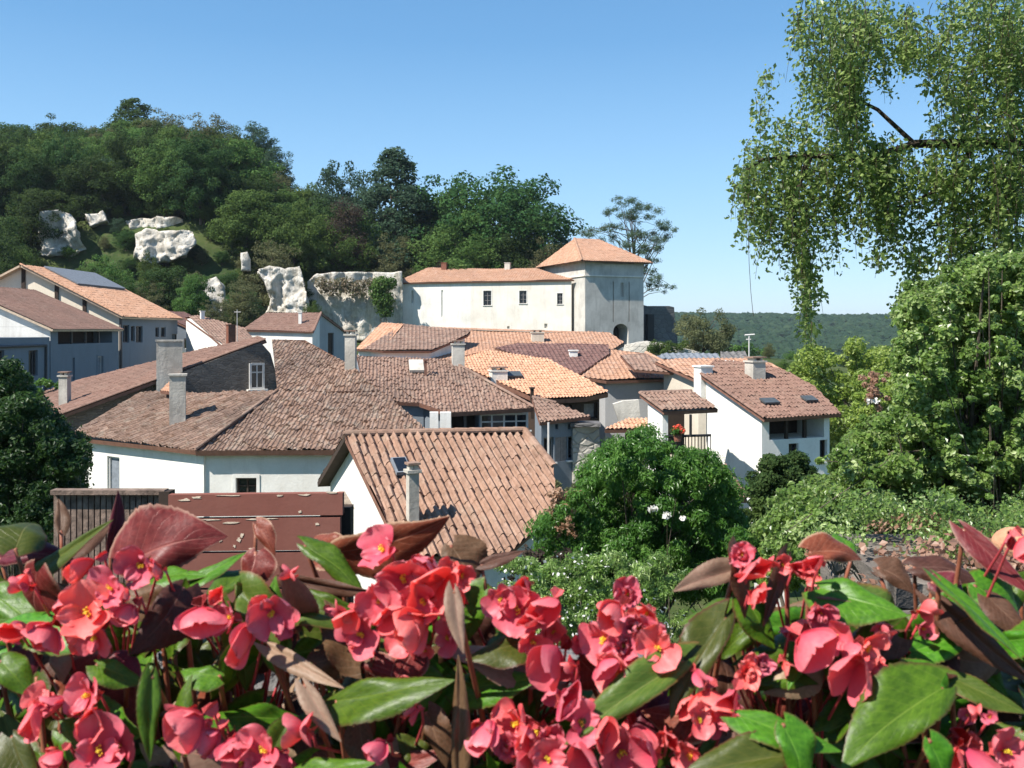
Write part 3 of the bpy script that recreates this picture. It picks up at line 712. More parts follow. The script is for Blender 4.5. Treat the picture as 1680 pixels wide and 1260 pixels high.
# ---- left group H1, H2
def vertical_box_house():
    k = 1.15
    h = House('timber_framed_house', (-37, 80), 'tall grey-blue house with bright orange roof and cream timbered gable', 'house', ground=-6)
    xr, xl, y0, y1, ze, zr, xm = -29.6, -44.0, 69., 81., 1.18, 4.85, -36.8
    sl = Vector((xr+.5-xm, 0, ze-.25-zr))
    P1 = [Vector((xm,y0-.6,zr)), Vector((xm,y1,zr)), Vector((xr+.5,y1,ze-.25)), Vector((xr+.5,y0-.6,ze-.25))]
    w1 = h.roof3(P1, 't_orange', tw=.26, cl=.45, sag=.03, amp=.12, caps=(3,), over={0:.002,3:.55,2:.5,1:.1}, wall='cream', lod=1, fas='palewood')
    P2 = [Vector((2*xm-p.x, p.y, p.z)) for p in P1]
    h.roof3(P2, 't_orange', tw=.26, cl=.45, sag=.05, over={0:.002,3:.55,2:.5,1:.1}, wall='cream', lod=1, fas='palewood')
    # lead strip at the top of the slope
    u = Vector((0,1,0)); d = sl.normalized(); n_ = u.cross(d); n_ = n_ if n_.z > 0 else -n_
    m = MB(); m.obox(Vector((xm,76,zr))+d*1.6+n_*.12, (u,d,n_), (4.4,1.5,.05)); o = m.build('roof_panel', M['lead'], None); o.parent = h.roofs[0][0]
    # side wall facing right: windows
    s = w1
    for x0,x1,ya,yb,nx in ((202,212,533,562,2),(215,221,535,560,1),(223,234,535,562,2),(255,261,537,553,1),(264,272,537,553,1),(282,292,548,560,1)):
        h.opening(s, 2, x0, ya, x1, yb, .2, 'window', nx, 1, 'dframe', None, sill=False)
    h.walls[w1]['mat'] = 'blueshade'  # sunless side wall gets its blue shade as colour, the gable stays cream
    # cream gable skin
    m = MB(); gz = zr-.30; dx = xr+.0-xm; f_ = [Vector((xm-dx,0,ze-.12)), Vector((xr-.02,0,ze-.12)), Vector((xm,0,gz))]
    m.prism([p+Vector((0,y0-.07,0)) for p in f_], [p+Vector((0,y0-.02,0)) for p in f_]); m.prism([Vector((xm-dx,y0-.07,-6)),Vector((xr-.02,y0-.07,-6)),Vector((xr-.02,y0-.07,ze-.123)),Vector((xm-dx,y0-.07,ze-.123))],[Vector((xm-dx,y0-.02,-6)),Vector((xr-.02,y0-.02,-6)),Vector((xr-.02,y0-.02,ze-.123)),Vector((xm-dx,y0-.02,ze-.123))])
    m.build('gable_wall', M['cream2'], h.root)
    # gable timbers
    m = MB(); yf = y0-.09
    for x in (-39.5,-36.8,-34.3,-32.2): 
        zt = zr-abs(x-xm)*(zr-ze+.25)/(xr+.5-xm)-.25; m.box((x, yf, (zt-1.0)/2+.5), (.13,.10,(zt+1.0)/2-.25))
    m.build('timber_post', M['wood'], h.root)
    m = MB(); m.tube([(xr+.14,y0-.1,1.0),(xr+.14,y0-.1,-6)], .09); m.build('drain_pipe', M['dframe'], h.root)
    h.finish()
    for w in h.walls: pass
    # annex
    h = House('shaded_annex', (-32, 90), 'low blue-grey annex behind the timber framed house', 'house', ground=-5)
    P = [Vector((-33.0,84,1.7)), Vector((-33.0,92,1.7)), Vector((-29.6,92,.1)), Vector((-29.6,84,.1))]
    a0 = h.roof3(P, 't_dark', tw=.3, wall='blueshade', lod=1, over={2:.3,3:.15,0:.1})  # annex wall coloured with the blue shade of its sunless side
    h.roof3([P[0],P[1],Vector((-36.6,92,.1)),Vector((-36.6,84,.1))], 't_dark', tw=.3, wall='blueshade', lod=1, over={0:.002})
    h.opening(a0, 2, 305, 555, 312, 571, .2, 'window', 1, 1, 'dframe', None)
    h.finish()
    # H2
    h = House('brown_roofed_house', (-34, 62), 'blue-grey house with smooth brown roof and open dark loggia at far left', 'house', ground=-7)
    xr, xm, y0, y1, ze, zr = -29.0, -35.2, 57.5, 67.5, 0, 2.9
    P1 = [Vector((xm,y0-.4,zr)), Vector((xm,y1,zr)), Vector((xr+.35,y1,ze)), Vector((xr+.35,y0-.4,ze))]
    w1 = h.roof3(P1, 't_brown', tw=.26, cl=.45, sag=.02, amp=.10, caps=(), over={0:.002,3:.35,2:.35,1:.1}, wall='white', lod=1, fas='palewood')
    P2 = [Vector((2*xm-p.x, p.y, p.z)) for p in P1]
    h.roof3(P2, 't_brown', tw=.26, cl=.45, sag=.02, over={0:.002,3:.35,2:.35,1:.1}, wall='white', lod=1, fas='palewood')
    h.opening(w1, 2, 95, 544, 184, 562, 1.4, 'loggia', 4, 1, 'dframe', back='wood')
    h.opening(w1, 2, 160, 585, 169, 626, .2, 'door', 1, 1, 'frame', 'blueshade', pane='lead')
    h.opening(w1, 2, 119, 587, 123, 624, .2, 'door', 1, 1, 'blueshade', None, pane='blueshade')
    h.walls[w1]['mat'] = 'blueshade'  # blue shade painted on the right-facing wall, sunlit gable skin stays white
    h.finish()
    # bright end gable skin of the same house
    m = MB(); m.prism([Vector((xm-6.0,y0-.08,.15)), Vector((xr,y0-.08,.15)), Vector((xm,y0-.08,zr-.2))], [Vector((xm-6.0,y0-.03,.15)), Vector((xr,y0-.03,.15)), Vector((xm,y0-.03,zr-.2))])
    m.box(((xm-6+xr)/2,y0-.06,-.3), ((xr-xm+6)/2,.03,.44)); m.build('gable_wall', M['white'], h.root)
    # terrace block
    h = House('terrace_block', (-34, 50), 'flat-topped blue-grey terrace wing with barred windows in front of the loggia house', 'house', ground=-7)
    P = [Vector((-40,46,-.48)), Vector((-40,57.3,-.5)), Vector((-28.98,57.3,-.5)), Vector((-28.98,46,-.48))]
    n = len(h.walls); h.roofs.append((None, P[0], Vector((0,0,1))))
    m = MB(); m.prism([p+Vector((0,0,0)) for p in P], [p-Vector((0,0,.12)) for p in P]); m.build('terrace_slab', M['blueshade'], h.root)
    q = [p-Vector((0,0,.121)) for p in P]
    h.walls.append(dict(top=q, bot=[Vector((p.x,p.y,-7)) for p in q], lines=[(P[2], Vector((0,-1,0)), Vector((1,0,0)))], mat='blueshade', cut=[]))  # terrace wall shade comes from its blue-grey colour
    h.opening(0, 0, 47, 575, 62, 616, .25, 'window', 3, 1, 'dframe', None, sill=False)
    h.opening(0, 0, -4, 575, 7, 595, .25, 'window', 2, 1, 'dframe', None, sill=False)
    m = MB(); m.tube([(-28.9,46,-1.0),(-28.9,56.7,-1.0),(-28.9,56.7,-5)], .09); m.build('drain_pipe', M['dframe'], h.root)
    h.finish()
    h = empty('plaster_bread_oven', (-31.6,54,-.5), 'squat domed grey masonry block on the terrace at the left edge', 'oven')
    m = MB(); prof = [(1.15,0),(1.15,.9),(1.05,1.3),(.8,1.55),(.4,1.66),(.01,1.7)]
    vs = []; kk = 20
    for r_, z_ in prof:
        for i in range(kk): t = 2*math.pi*i/kk; vs.append((-31.9+r_*math.cos(t)*1.0, 54+r_*math.sin(t), -.5+z_))
    fs = [(i*kk+q, i*kk+(q+1)%kk, (i+1)*kk+(q+1)%kk, (i+1)*kk+q) for i in range(5) for q in range(kk)]
    m.add(vs, fs); m.build('dome', M['chim'], h, smooth=True)
vertical_box_house()

# Q small red roof + P
h = House('red_gabled_cottage', (-24, 80), 'small cottage with dull red roof, white gable and red brick chimney', 'house', ground=-5)
q0 = h.roof([(303,520),(325,517),(400,537),(432,572),(376,577),(345,550)], (376,576,72), 16, 35, 't_red', tw=.26, cl=.45, sag=.03, wall='white', lod=1, over={5:.1,0:.1,4:.2,2:.1})
h.roofs[0][0].data.materials[0] = M['t_pink']
h.chimney(0, 377, 531, 572, 12, 'brick', rz=35, pot=False)
h.chimney(0, 331, 509, 524, 6, 'white', rz=35, pot=False)
h.finish()
h = House('garden_house', (-26, 92), 'white house with brown hipped roof and wooden end wall with double doors', 'house', ground=-5)
p0_ = h.roof([(398,541),(437,513),(527,513),(514,544)], (405,541,82), 22, -16, 't_brown', tw=.26, cl=.45, sag=.03, caps=(2,), wall='white', lod=1, over={3:.3,2:.15,0:.1,1:.002})
P = h.lastP
back = [P[2], P[1], W(470,541,96), W(570,545,93.0)]
nB = (back[1]-back[0]).cross(back[3]-back[0]).normalized(); back[2] = hit(470,541,back[0],nB)
h.roof3([P[2], P[1], back[2], back[3]], 't_brown', tw=.26, wall='grey', lod=1, over={0:.002, 3:.15, 2:.1})
h.chimney(0, 492, 511, 531, 5, 'white', rz=0, pot=False)
w = h.walls[1]
h.opening(1, 3, 517, 546, 524, 580, .2, 'door', 1, 1, 'dframe', None, pane='wood')
h.opening(1, 3, 538, 546, 548, 584, .2, 'door', 1, 1, 'dframe', None, pane='wood')
h.finish()
h = empty('white_lean_to', (W(545,560,80).x, 80, -5), 'white plastered porch wall beside the farmhouse chimney', 'wall')
wall_piece('wall_face', [(566,548),(580,545),(580,600),(566,600)], (570,560,80), 0, .6, 'white', h)

# ---- castle
h = House('castle_wing', (2, 130), 'long white and cream castle wing with low orange roof beside the tower', 'castle', ground=-4)
k_ = dict(tw=.35, cl=.6, sag=.08, lod=1)
anc = (800,461,122)
s0 = h.roof([(646,464),(702,440),(772,440),(772,461.8)], anc, 20, -14, 't_red', wall='white', over={3:.35,0:.1,2:0,1:.002}, **k_)
s1 = h.roof([(772,461.8),(772,440),(880,441),(942,459)], anc, 20, -14, 't_red', wall='castle', over={3:.35,0:0,2:.0,1:.002}, **k_)
h.lastP = h.lastP; P = h.lastP
for x0,y0,x1,y1 in ((793,477,806,501),(852,477,864,498),(914,481,923,499)):
    h.opening(s1, 3, x0, y0, x1, y1, .35, 'window', 2, 3, 'shutter', 'white', pane='glass')
h.opening(s0, 3, 675, 477, 679, 497, .4, 'hole')
h.opening(s0, 3, 724, 476, 727, 520, .15, 'hole')
h.opening(s1, 3, 832, 535, 836, 539, .3, 'hole'); h.opening(s1, 3, 893, 531, 898, 538, .3, 'hole')
for x in (729, 833): h.chimney(0 if x < 772 else 1, x, 430, 443, 9, 'brick' if x < 772 else 'chim', rz=-14, pot=False)
castle = h.finish()

def tower():
    h = House('castle_tower', (10, 124), 'square pale castle tower with orange hipped roof and arched gateway', 'tower', ground=-4)
    c0 = W(960,425,117); zt = c0.z
    er, el = Vector((.925,.38,0)).normalized(), Vector((-.38,.925,0)).normalized()
    cr = c0+er*8.6; cl = c0+el*13.0; cb = cr+el*13.0
    q = [c0, cr, cb, cl]
    h.roofs.append((None, c0, Vector((0,0,1))))
    h.walls.append(dict(top=[p.copy() for p in q], bot=[Vector((p.x,p.y,-4)) for p in q], mat='towerw', cut=[],
        lines=[(c0, er, Vector((er.y,-er.x,0))), (cr, el, er), (cb, -er, el), (c0, el, -er)]))
    h.opening(0, 0, 1006, 531, 1031, 570, 2.6, 'loggia', 1, 1, 'wood', arch=True, name='gateway')
    h.opening(0, 0, 1018, 464, 1023, 487, .25, 'hole')
    h.opening(0, 0, 986, 430, 1040, 434, .3, 'hole')
    h.opening(0, 0, 1005.5, 462, 1007, 528, .3, 'hole'); h.opening(0, 0, 1031.5, 462, 1033, 528, .3, 'hole')
    # hipped roof
    ov = .9; ce = (c0+cr+cb+cl)/4
    def outp(p): d = (p-ce); return p + (er*(1 if d.dot(er) > 0 else -1)+el*(1 if d.dot(el) > 0 else -1))*ov - Vector((0,0,.25))
    C0, CR, CB, CL = [outp(p) for p in q]
    top = W(940,391,123.5); ra = top; rb = Vector((top.x, top.y, top.z))+er*3.2
    ra = ce+Vector((0,0,zt*0)); ra = Vector((ce.x, ce.y, top.z))-er*2.6; rb = Vector((ce.x, ce.y, top.z))+er*1.2
    kk = dict(tw=.35, cl=.6, sag=.04, lod=1, wall=None)
    h.roof3([C0, CR, rb, ra], 't_red', caps=(3,), **kk); h.roof3([CR, CB, rb], 't_red', **kk)
    h.roof3([CB, CL, ra, rb], 't_red', **kk); h.roof3([CL, C0, ra], 't_red', caps=(1,), **kk)
    # string course, corner quoins and sloped buttress
    m = MB()
    for a_, b_ in ((c0, cr), (cl, c0)):
        e = (b_-a_).normalized(); nn = Vector((e.y,-e.x,0)); L = (b_-a_).length
        m.obox((a_+b_)/2-Vector((0,0,2.1))+nn*.05, (e,nn,Vector((0,0,1))), (L/2+.05,.10,.09))
    m.build('string_course', M['castle'], h.root)
    m = MB(); m.prism([W(1031,536,122.2)+Vector((0,-.4,0)), W(1036,536,122.4)+Vector((0,-.4,0)), W(1036,536,123.6), W(1031,536,123.4)],
            [W(1030,566,121)+Vector((0,-.6,0)), W(1045,566,121.3)+Vector((0,-.8,0)), W(1045,566,123.6), W(1030,566,123.4)])
    m.build('gate_buttress', M['towerw'], h.root)
    h.finish()
tower()
h = empty('ruined_rampart', (W(1080,550,127).x, 127, -4), 'dark grey broken rampart wall running right of the tower', 'wall')
wall_piece('wall_face', [(1050,499),(1062,502),(1098,502),(1106,504),(1107,522),(1111,540),(1112,572),(1050,572)], (1055,560,124), 26, 1.4, 'ruin', h)
m = MB(); c = W(1066,540,123.3); m.box((c.x,c.y,c.z-.6),(.5,.3,2.6),0,R(26)); m.build('slit', M['iron'], h)

# white rock wall with ivy left of the castle and chalk outcrops in the woods
def rock(name, poly, Y, thick, mat, label, seed=1, amp=.7, cell=.5, cat='rock'):
    P = [W(x, y, Y) for x, y in poly]; cx = sum(p.x for p in P)/len(P)
    bm = bmesh.new(); vs = [bm.verts.new(p) for p in P]; f = bm.faces.new(vs)
    ex = bmesh.ops.extrude_face_region(bm, geom=[f]); vv = [g for g in ex['geom'] if isinstance(g, bmesh.types.BMVert)]
    bmesh.ops.translate(bm, vec=Vector((cx/Y*thick, thick, 0)), verts=vv)
    bmesh.ops.triangulate(bm, faces=bm.faces[:])
    for _ in range(7):
        es = [e for e in bm.edges if e.calc_length() > cell]
        if not es: break
        bmesh.ops.subdivide_edges(bm, edges=es, cuts=1, use_grid_fill=False)
        bmesh.ops.triangulate(bm, faces=bm.faces[:])
    bm.normal_update()
    for v in bm.verts:
        p = v.co*.33+Vector((seed*7.3, 0, 0)); d = noise.noise(p)*1.0+noise.noise(p*2.3)*.55+noise.noise(p*5.1)*.28
        q = Vector((p.x*1.7, p.y, p.z*.5)); d += noise.noise(q*1.4)*.6 + abs(noise.noise(p*4.3))*.5 + abs(noise.noise(p*9.0))*.25
        v.co += Vector((noise.noise(p*1.7+Vector((9,0,0)))*.5, -d*1.6, noise.noise(p*1.9+Vector((0,9,0)))*.5))*amp
    bmesh.ops.recalc_face_normals(bm, faces=bm.faces[:])
    me = bpy.data.meshes.new(name); bm.to_mesh(me); bm.free(); me.materials.append(M[mat]); me.polygons.foreach_set('use_smooth', [True]*len(me.polygons))
    root = link(name, me); return tag(root, label, cat)
def chalk():
    n = NT('chalk'); co = n.coord(); a = n.noise(.5, co, 6, .7); b = n.noise(n_sc, co, 6, .75) if False else n.noise(3.5, co, 6, .75)
    col = n.mix(n.ramp(a, [(.42, 0.0), (.68, .85)]), (.70,.66,.59), (.38,.34,.28))
    col = n.mix(n.ramp(b, [(.58, 0.0), (.75, .55)]), col, (.30,.27,.22))
    cr = n.node('ShaderNodeTexVoronoi', {'feature': 'DISTANCE_TO_EDGE'}, Scale=.8); w_ = n.node('ShaderNodeVectorMath', {'operation': 'ADD'}); n.set(w_.inputs[0], n.scale(co, (1,1,.6))); n.set(w_.inputs[1], n.scale(n.node('ShaderNodeTexNoise', Scale=1.2).outputs[1], (1.4,1.4,1.4))); n.set(cr.inputs['Vector'], w_.outputs[0])
    ck = n.ramp(cr.outputs[0], [(0.0, 1.0), (.045, 0.0)]); col = n.mix(n.math('MULTIPLY', ck, .12), col, (.20,.17,.13))
    st = n.noise(1.0, n.scale(co, (2.5,2.5,.3)), 5, .7); col = n.mix(n.ramp(st, [(.46, 0.0), (.66, .75)]), col, (.34,.29,.22))
    return n.surf(col, .95, n.bump(b, .9, .2), .1)
M['chalk'] = chalk()
rock('chalk_cliff', [(505,462),(520,449),(560,446),(610,447),(660,446),(662,560),(560,560),(498,545)], 123, 5, 'chalk', 'broad bright white rock wall draped with vines left of the castle', 3, .35)
rock('chalk_outcrop', [(426,443),(445,436),(468,441),(492,437),(500,470),(508,500),(504,545),(436,535),(446,490)], 119.5, 5, 'chalk', 'white rock face among bushes above the garden house', 5)
rock('chalk_outcrop', [(222,385),(240,372),(262,380),(300,376),(316,380),(322,395),(308,420),(290,428),(240,432),(225,420)], 128, 7, 'chalk', 'large pale rock face high among the hillside trees', 9)
rock('chalk_outcrop', [(212,360),(240,358),(262,355),(296,359),(298,364),(270,374),(240,380),(216,376)], 136, 5, 'chalk', 'thin crumbling rock ledge above the large pale rock face', 12)
rock('chalk_outcrop', [(68,352),(98,345),(115,352),(132,380),(138,410),(120,422),(72,420),(66,395)], 130, 7, 'chalk', 'grey-white rock outcrop at the left of the wooded hill', 15)
rock('chalk_outcrop', [(335,462),(352,452),(368,470),(372,495),(362,520),(334,510)], 117, 4, 'chalk', 'small white rock spur between bushes behind the red gabled cottage', 19, .6)
rock('chalk_outcrop', [(396,414),(406,412),(410,425),(410,444),(398,444)], 124, 3, 'chalk', 'narrow white rock sliver in the trees', 22, .4)
rock('chalk_outcrop', [(140,352),(170,346),(178,362),(150,372)], 134, 4, 'chalk', 'tiny pale rock patch between the grey-white outcrop and the ledge', 31, .4)
rock('chalk_outcrop', [(296,478),(330,470),(338,492),(322,512),(300,508)], 113, 4, 'chalk', 'half hidden pale rock left of the small white spur', 34, .4)
rock('stone_heap', [(1025,566),(1060,560),(1100,568),(1150,578),(1140,588),(1020,586)], 96, 6, 'palestone', 'pale stony bank under the gateway and rampart', 25, .35, 1.2, 'bank')

# ------------------------------------------------------------------ vegetation
def leaf_quads(C, size, r, nrm, aspect=.55, droop=None, curl=.0):
    """one rhombic leaf per centre; nrm = preferred normal (N,3)"""
    n = len(C); N = nrm + r.normal(0, .8, (n, 3)); N /= np.linalg.norm(N, axis=1, keepdims=True)+1e-9
    T = r.normal(0, 1, (n, 3)) if droop is None else droop + r.normal(0, .5, (n, 3))
    T -= N*(T*N).sum(1, keepdims=True); T /= np.linalg.norm(T, axis=1, keepdims=True)+1e-9
    B = np.cross(N, T); s = (size*r.uniform(.65, 1.35, n))[:, None]
    a = C-T*s*.5; b = C+B*s*.5*aspect+N*s*.08; c = C+T*s*.5-N*s*curl; d = C-B*s*.5*aspect+N*s*.08
    V = np.stack([a, b, c, d], 1).reshape(-1, 3); Q = np.arange(4*n).reshape(-1, 4)
    return V, Q
def sphere_pts(n, r):
    v = r.normal(0, 1, (n, 3)); return v/np.linalg.norm(v, axis=1, keepdims=True)
def clumps_mesh(name, cen, rad, per, size, mat, seed=1, flat=.7, aspect=.55, centre=None, up=.35, droop=None, shell=.45):
    r = np.random.default_rng(seed); cen = np.asarray(cen, float); rad = np.asarray(rad, float)
    w = rad**2; cnt = np.maximum(4, (per*w/w.sum())).astype(int)
    idx = np.repeat(np.arange(len(cen)), cnt); n = len(idx)
    d = sphere_pts(n, r); rr = (shell+(1-shell)*r.random(n))**.6*(1+.12*r.normal(0, 1, n))
    off = d*rr[:, None]*rad[idx][:, None]; off[:, 2] *= flat
    P = cen[idx]+off
    cc = cen.mean(0) if centre is None else np.asarray(centre)
    o = (cen[idx]-cc); o /= np.linalg.norm(o, axis=1, keepdims=True)+1e-6
    nrm = d*.9+o*.45+np.array([0, 0, up])
    V, Q = leaf_quads(P, size, r, nrm, aspect, None if droop is None else np.asarray(droop))
    rnd = np.clip(r.normal(.5, .2, n) + r.normal(0, .12, len(cen))[idx], 0, 1)
    return np_mesh(name, V, Q, mat, rnd)

G = {}
G['deep'] = leafmat('deep_green_leaves', [(.016,.042,.014),(.03,.066,.020),(.045,.088,.026),(.07,.115,.034)], objvar=.42, rough=.75, spec=.12)
G['mid'] = leafmat('mid_green_leaves', [(.032,.066,.016),(.052,.10,.024),(.078,.135,.034),(.12,.18,.05)], objvar=.42, rough=.75, spec=.12)
G['olive'] = leafmat('olive_leaves', [(.06,.07,.03),(.09,.10,.045),(.12,.13,.06),(.16,.16,.08)], objvar=.2, rough=.75, spec=.12)
G['blue'] = leafmat('blue_green_leaves', [(.02,.05,.03),(.035,.075,.045),(.055,.10,.06),(.09,.14,.09)], objvar=.2, rough=.75, spec=.12)
G['cedar'] = leafmat('cedar_needles', [(.04,.075,.04),(.06,.10,.055),(.09,.14,.075),(.14,.19,.10)], objvar=0, rough=.7, spec=.1)
G['purple'] = leafmat('purple_leaves', [(.03,.025,.02),(.05,.038,.03),(.065,.05,.038),(.08,.06,.045)], objvar=.1, rough=.75, spec=.12)
G['lime'] = leafmat('lime_leaves', [(.07,.12,.018),(.13,.20,.03),(.22,.30,.05),(.38,.45,.14)], objvar=.1)
G['bush'] = leafmat('bush_leaves', [(.03,.085,.012),(.05,.13,.02),(.08,.18,.03),(.13,.25,.05)], objvar=.1, rough=.35)
G['birch'] = leafmat('hanging_tree_leaves', [(.022,.045,.012),(.05,.092,.02),(.11,.175,.038),(.32,.42,.14)], objvar=.1, rough=.35, transl=.5)
G['right'] = leafmat('right_shrub_leaves', [(.035,.075,.015),(.08,.145,.027),(.15,.24,.05),(.38,.46,.20)], objvar=.1, rough=.32)
G['darkb'] = leafmat('dark_shrub_leaves', [(.010,.028,.008),(.018,.05,.012),(.03,.075,.018),(.06,.12,.03)], objvar=.1)
G['vine'] = leafmat('dry_vine_leaves', [(.12,.09,.05),(.20,.16,.10),(.28,.22,.15),(.10,.13,.04)], objvar=.1)
G['blossom'] = leafmat('white_blossom', [(.6,.6,.55),(.75,.73,.68),(.8,.78,.75)], objvar=.05)
G['dry'] = leafmat('dry_leaves', [(.20,.10,.06),(.30,.17,.11),(.36,.22,.15),(.42,.28,.19)], objvar=.1)
M['bark'] = plain('bark', (.11,.09,.07), .95, .1, .5, 9, .8)
M['twig'] = plain('dark_twigs', (.05,.038,.028), .9, .1, .3, 9, .3)

def limb_tree(mb, base, top, r0, nl, spread, seed, targets=None):
    """tapered trunk with limbs reaching for the crown"""
    rr = random.Random(seed); pts = []; n = 7
    for i in range(n):
        t = i/(n-1); p = Vector(base).lerp(Vector(top), t); p += Vector((rr.uniform(-1,1), rr.uniform(-1,1), 0))*spread*.06*(0 if i == 0 else 1); pts.append(p)
    mb.tube(pts, [r0*(1-.8*i/(n-1)) for i in range(n)], k=7)
    for i in range(nl):
        t = rr.uniform(.3, .92); p = pts[0].lerp(pts[-1], t); k = min(int(t*(n-1)), n-2); p = pts[k].lerp(pts[k+1], t*(n-1)-k)
        if targets is not None and len(targets): q = Vector(targets[rr.randrange(len(targets))])
        else:
            a = rr.uniform(0, 6.28); q = p+Vector((math.cos(a), math.sin(a), rr.uniform(.2, .9)))*spread*rr.uniform(.5, 1)
        mid = p.lerp(q, .5)+Vector((0,0,(q-p).length*.1)); mb.tube([p, mid, q], [r0*.4*(1-.6*t), r0*.22*(1-.6*t), r0*.05], k=5)

def proto_broad(seed, ax=.40, az=.42, zc=.57, n=80, per=13000, size=.026, lumpy=.16, rad=(.07,.13)):
    r = np.random.default_rng(seed); n = int(n*1.5); per = int(per*1.35); zc -= .09; az += .05; size *= 1.12; d = sphere_pts(n, r); q = r.random(n) < .3; d[q] *= .55
    k = 1+r.normal(0, lumpy, n); k = np.clip(k, .45, 1.25)
    cen = d*np.array([ax, ax, az])*k[:, None]*.85+np.array([0, 0, zc])
    return cen, r.uniform(rad[0], rad[1], n), per, size
def proto_conifer(seed, wd=.30, n=230):
    r = np.random.default_rng(seed); t = r.random(n)**.8; a = r.uniform(0, 6.28, n)
    lay = t; rr = wd*(1-lay)**.6*(1+.25*np.sin(a*3+lay*9))*r.uniform(.5, 1.1, n)+.01
    cen = np.stack([np.cos(a)*rr, np.sin(a)*rr, .12+lay*.84-rr*.22], 1)
    return cen, .03+.055*(1-lay)*r.uniform(.6, 1.2, n)+.012, 17000, .022
PROT = {}
def make_proto(key, data, mat, flat=.7, aspect=.55, up=.35, seed=1, droop=None):
    cen, rad, per, size = data
    cm = clumps_mesh('crown', cen, rad, per, size, mat, seed, flat, aspect, up=up, droop=droop)
    mb = MB(); hz = max(c[2] for c in cen)
    limb_tree(mb, (0,0,-.12), (0,0,hz*.85), .022, 9, .3, seed, cen)
    PROT[key] = (cm, mb.mesh('trunk', M['bark']))
make_proto('a', proto_broad(1), G['deep'])
make_proto('b', proto_broad(2, .36, .44, .55, 70), G['deep'])
make_proto('c', proto_broad(3, .44, .38, .58, 90, lumpy=.22), G['mid'])
make_proto('d', proto_broad(4, .38, .43, .56, 60, lumpy=.12), G['mid'])
make_proto('e', proto_broad(5, .34, .44, .54, 90, 9000, .022, .25, (.05,.10)), G['olive'])
make_proto('f', proto_broad(6, .36, .45, .54, 90, 9000, .024, .25, (.05,.10)), G['blue'])
make_proto('g', proto_conifer(7), G['blue'], flat=.5)
make_proto('h', proto_broad(8, .32, .46, .52, 60, 9000, .022, .2), G['purple'])
make_proto('i', proto_broad(9, .46, .40, .56, 130, 24000, .021, .2, (.06,.11)), G['deep'])
make_proto('k', proto_conifer(17, .36, 230), G['deep'], flat=.5)
def put_tree(key, x, y, zt, wscale, label, name='tree', cat='tree', group=None, rz=None, zb=None):
    """tree whose foot stands on the terrain and whose top reaches zt; wscale = width in metres"""
    g = float(terrain(x, y)) if zb is None else zb
    h = max(zt-g, 2.0); wscale = min(wscale, h*1.05); cm, tm = PROT[key]
    root = empty(name, (x, y, g), label, cat, group)
    wd = wscale/(.62 if key in 'gk' else .9)
    root.scale = (wd, wd, h/.99); root.rotation_euler.z = rng.uniform(0, 6.28) if rz is None else rz
    for nm, me in (('crown', cm), ('trunk', tm)):
        o = bpy.data.objects.new(nm, me); COL.objects.link(o); o.parent = root
    return root
def px_tree(key, px, pt, wpx, Y, label, **k):
    p = W(px, pt, Y); return put_tree(key, p.x, Y, p.z, wpx/F*Y, label, **k)

HG = 'trees covering the wooded hill'
sky_trees = [
 ('a', 20,196,120,176,'dark rounded tree at the left end of the hilltop skyline'),
 ('b', 88,190,100,180,'second rounded tree from the left on the hilltop skyline'),
 ('a', 142,200,90,178,'low dark tree left of the tall summit pine on the skyline'),
 ('k', 222,158,120,182,'tall dark ragged pine on the hill summit, highest tree in view'),
 ('e', 272,178,100,172,'olive-coloured tree just right of the summit pine'),
 ('e', 340,182,120,172,'broad olive-grey tree at the middle of the hill summit'),
 ('f', 414,201,85,170,'grey-green airy tree at the right end of the summit'),
 ('f', 455,238,60,166,'thin tree on the right shoulder of the hill'),
 ('c', 500,296,80,158,'low green tree in the dip right of the summit'),
 ('f', 560,260,100,150,'blue-green tree left of the tall conifer behind the castle'),
 ('g', 648,236,150,146,'tall dark conifer standing behind the castle wing, left of centre'),
 ('h', 570,330,95,139,'dark purple-leaved tree in front of the tall conifer'),
 ('d', 720,308,90,152,'green tree filling the gap right of the tall conifer'),
 ('i', 800,260,205,148,'largest broad round tree behind the castle wing roof'),
 ('f', 884,330,105,152,'blue-green tree at the right end of the wood by the tower'),
 ('f', 600,290,90,150,'blue-green tree tucked against the left side of the tall conifer'),
 ('a', 545,318,90,147,'dark tree between the dip and the purple tree'),
 ('a', 505,365,90,138,'dark tree above the white rock wall'),
 ('a', 690,350,90,143,'dark low tree between conifer and largest round tree'),
 ('b', 740,345,80,142,'dark tree over the left part of the castle roof'),
 ('b', 860,372,90,143,'dark tree behind the middle of the castle roof'),
 ('d', 770,340,90,141,'mid green tree in front of the largest round tree'),
]
for kx, px, pt, w_, Y, lb in sky_trees: px_tree(kx, px, pt, w_*(1.25 if px > 480 else 1.1), Y, lb, group=HG, name='pine_tree' if kx in 'gk' else 'hill_tree')
CL = [(505,446,662,555,118),(436,440,500,528,117),(222,376,318,430,124),(214,358,298,376,132),(68,348,136,418,126),(336,455,370,515,113),(396,412,410,444,120)]
KIND_ = dict(a='dark green round-topped', b='dark green upright', c='fresh green spreading', d='fresh green upright', e='dull olive loose', i='fresh green wide', f='blue-green airy')
ZONE_ = [['near the hilltop at far left', 'on the slope above the grey-white rock outcrop', 'low on the slope behind the left orange roof'],
         ['just under the summit pine and olive trees', 'on the slope above the large pale rock face', 'below the large pale rock face'],
         ['on the right shoulder of the hill', 'on the slope between large pale rock and purple tree', 'low among the small white rocks']]
rt = random.Random(5); placed = []; cnt = 0
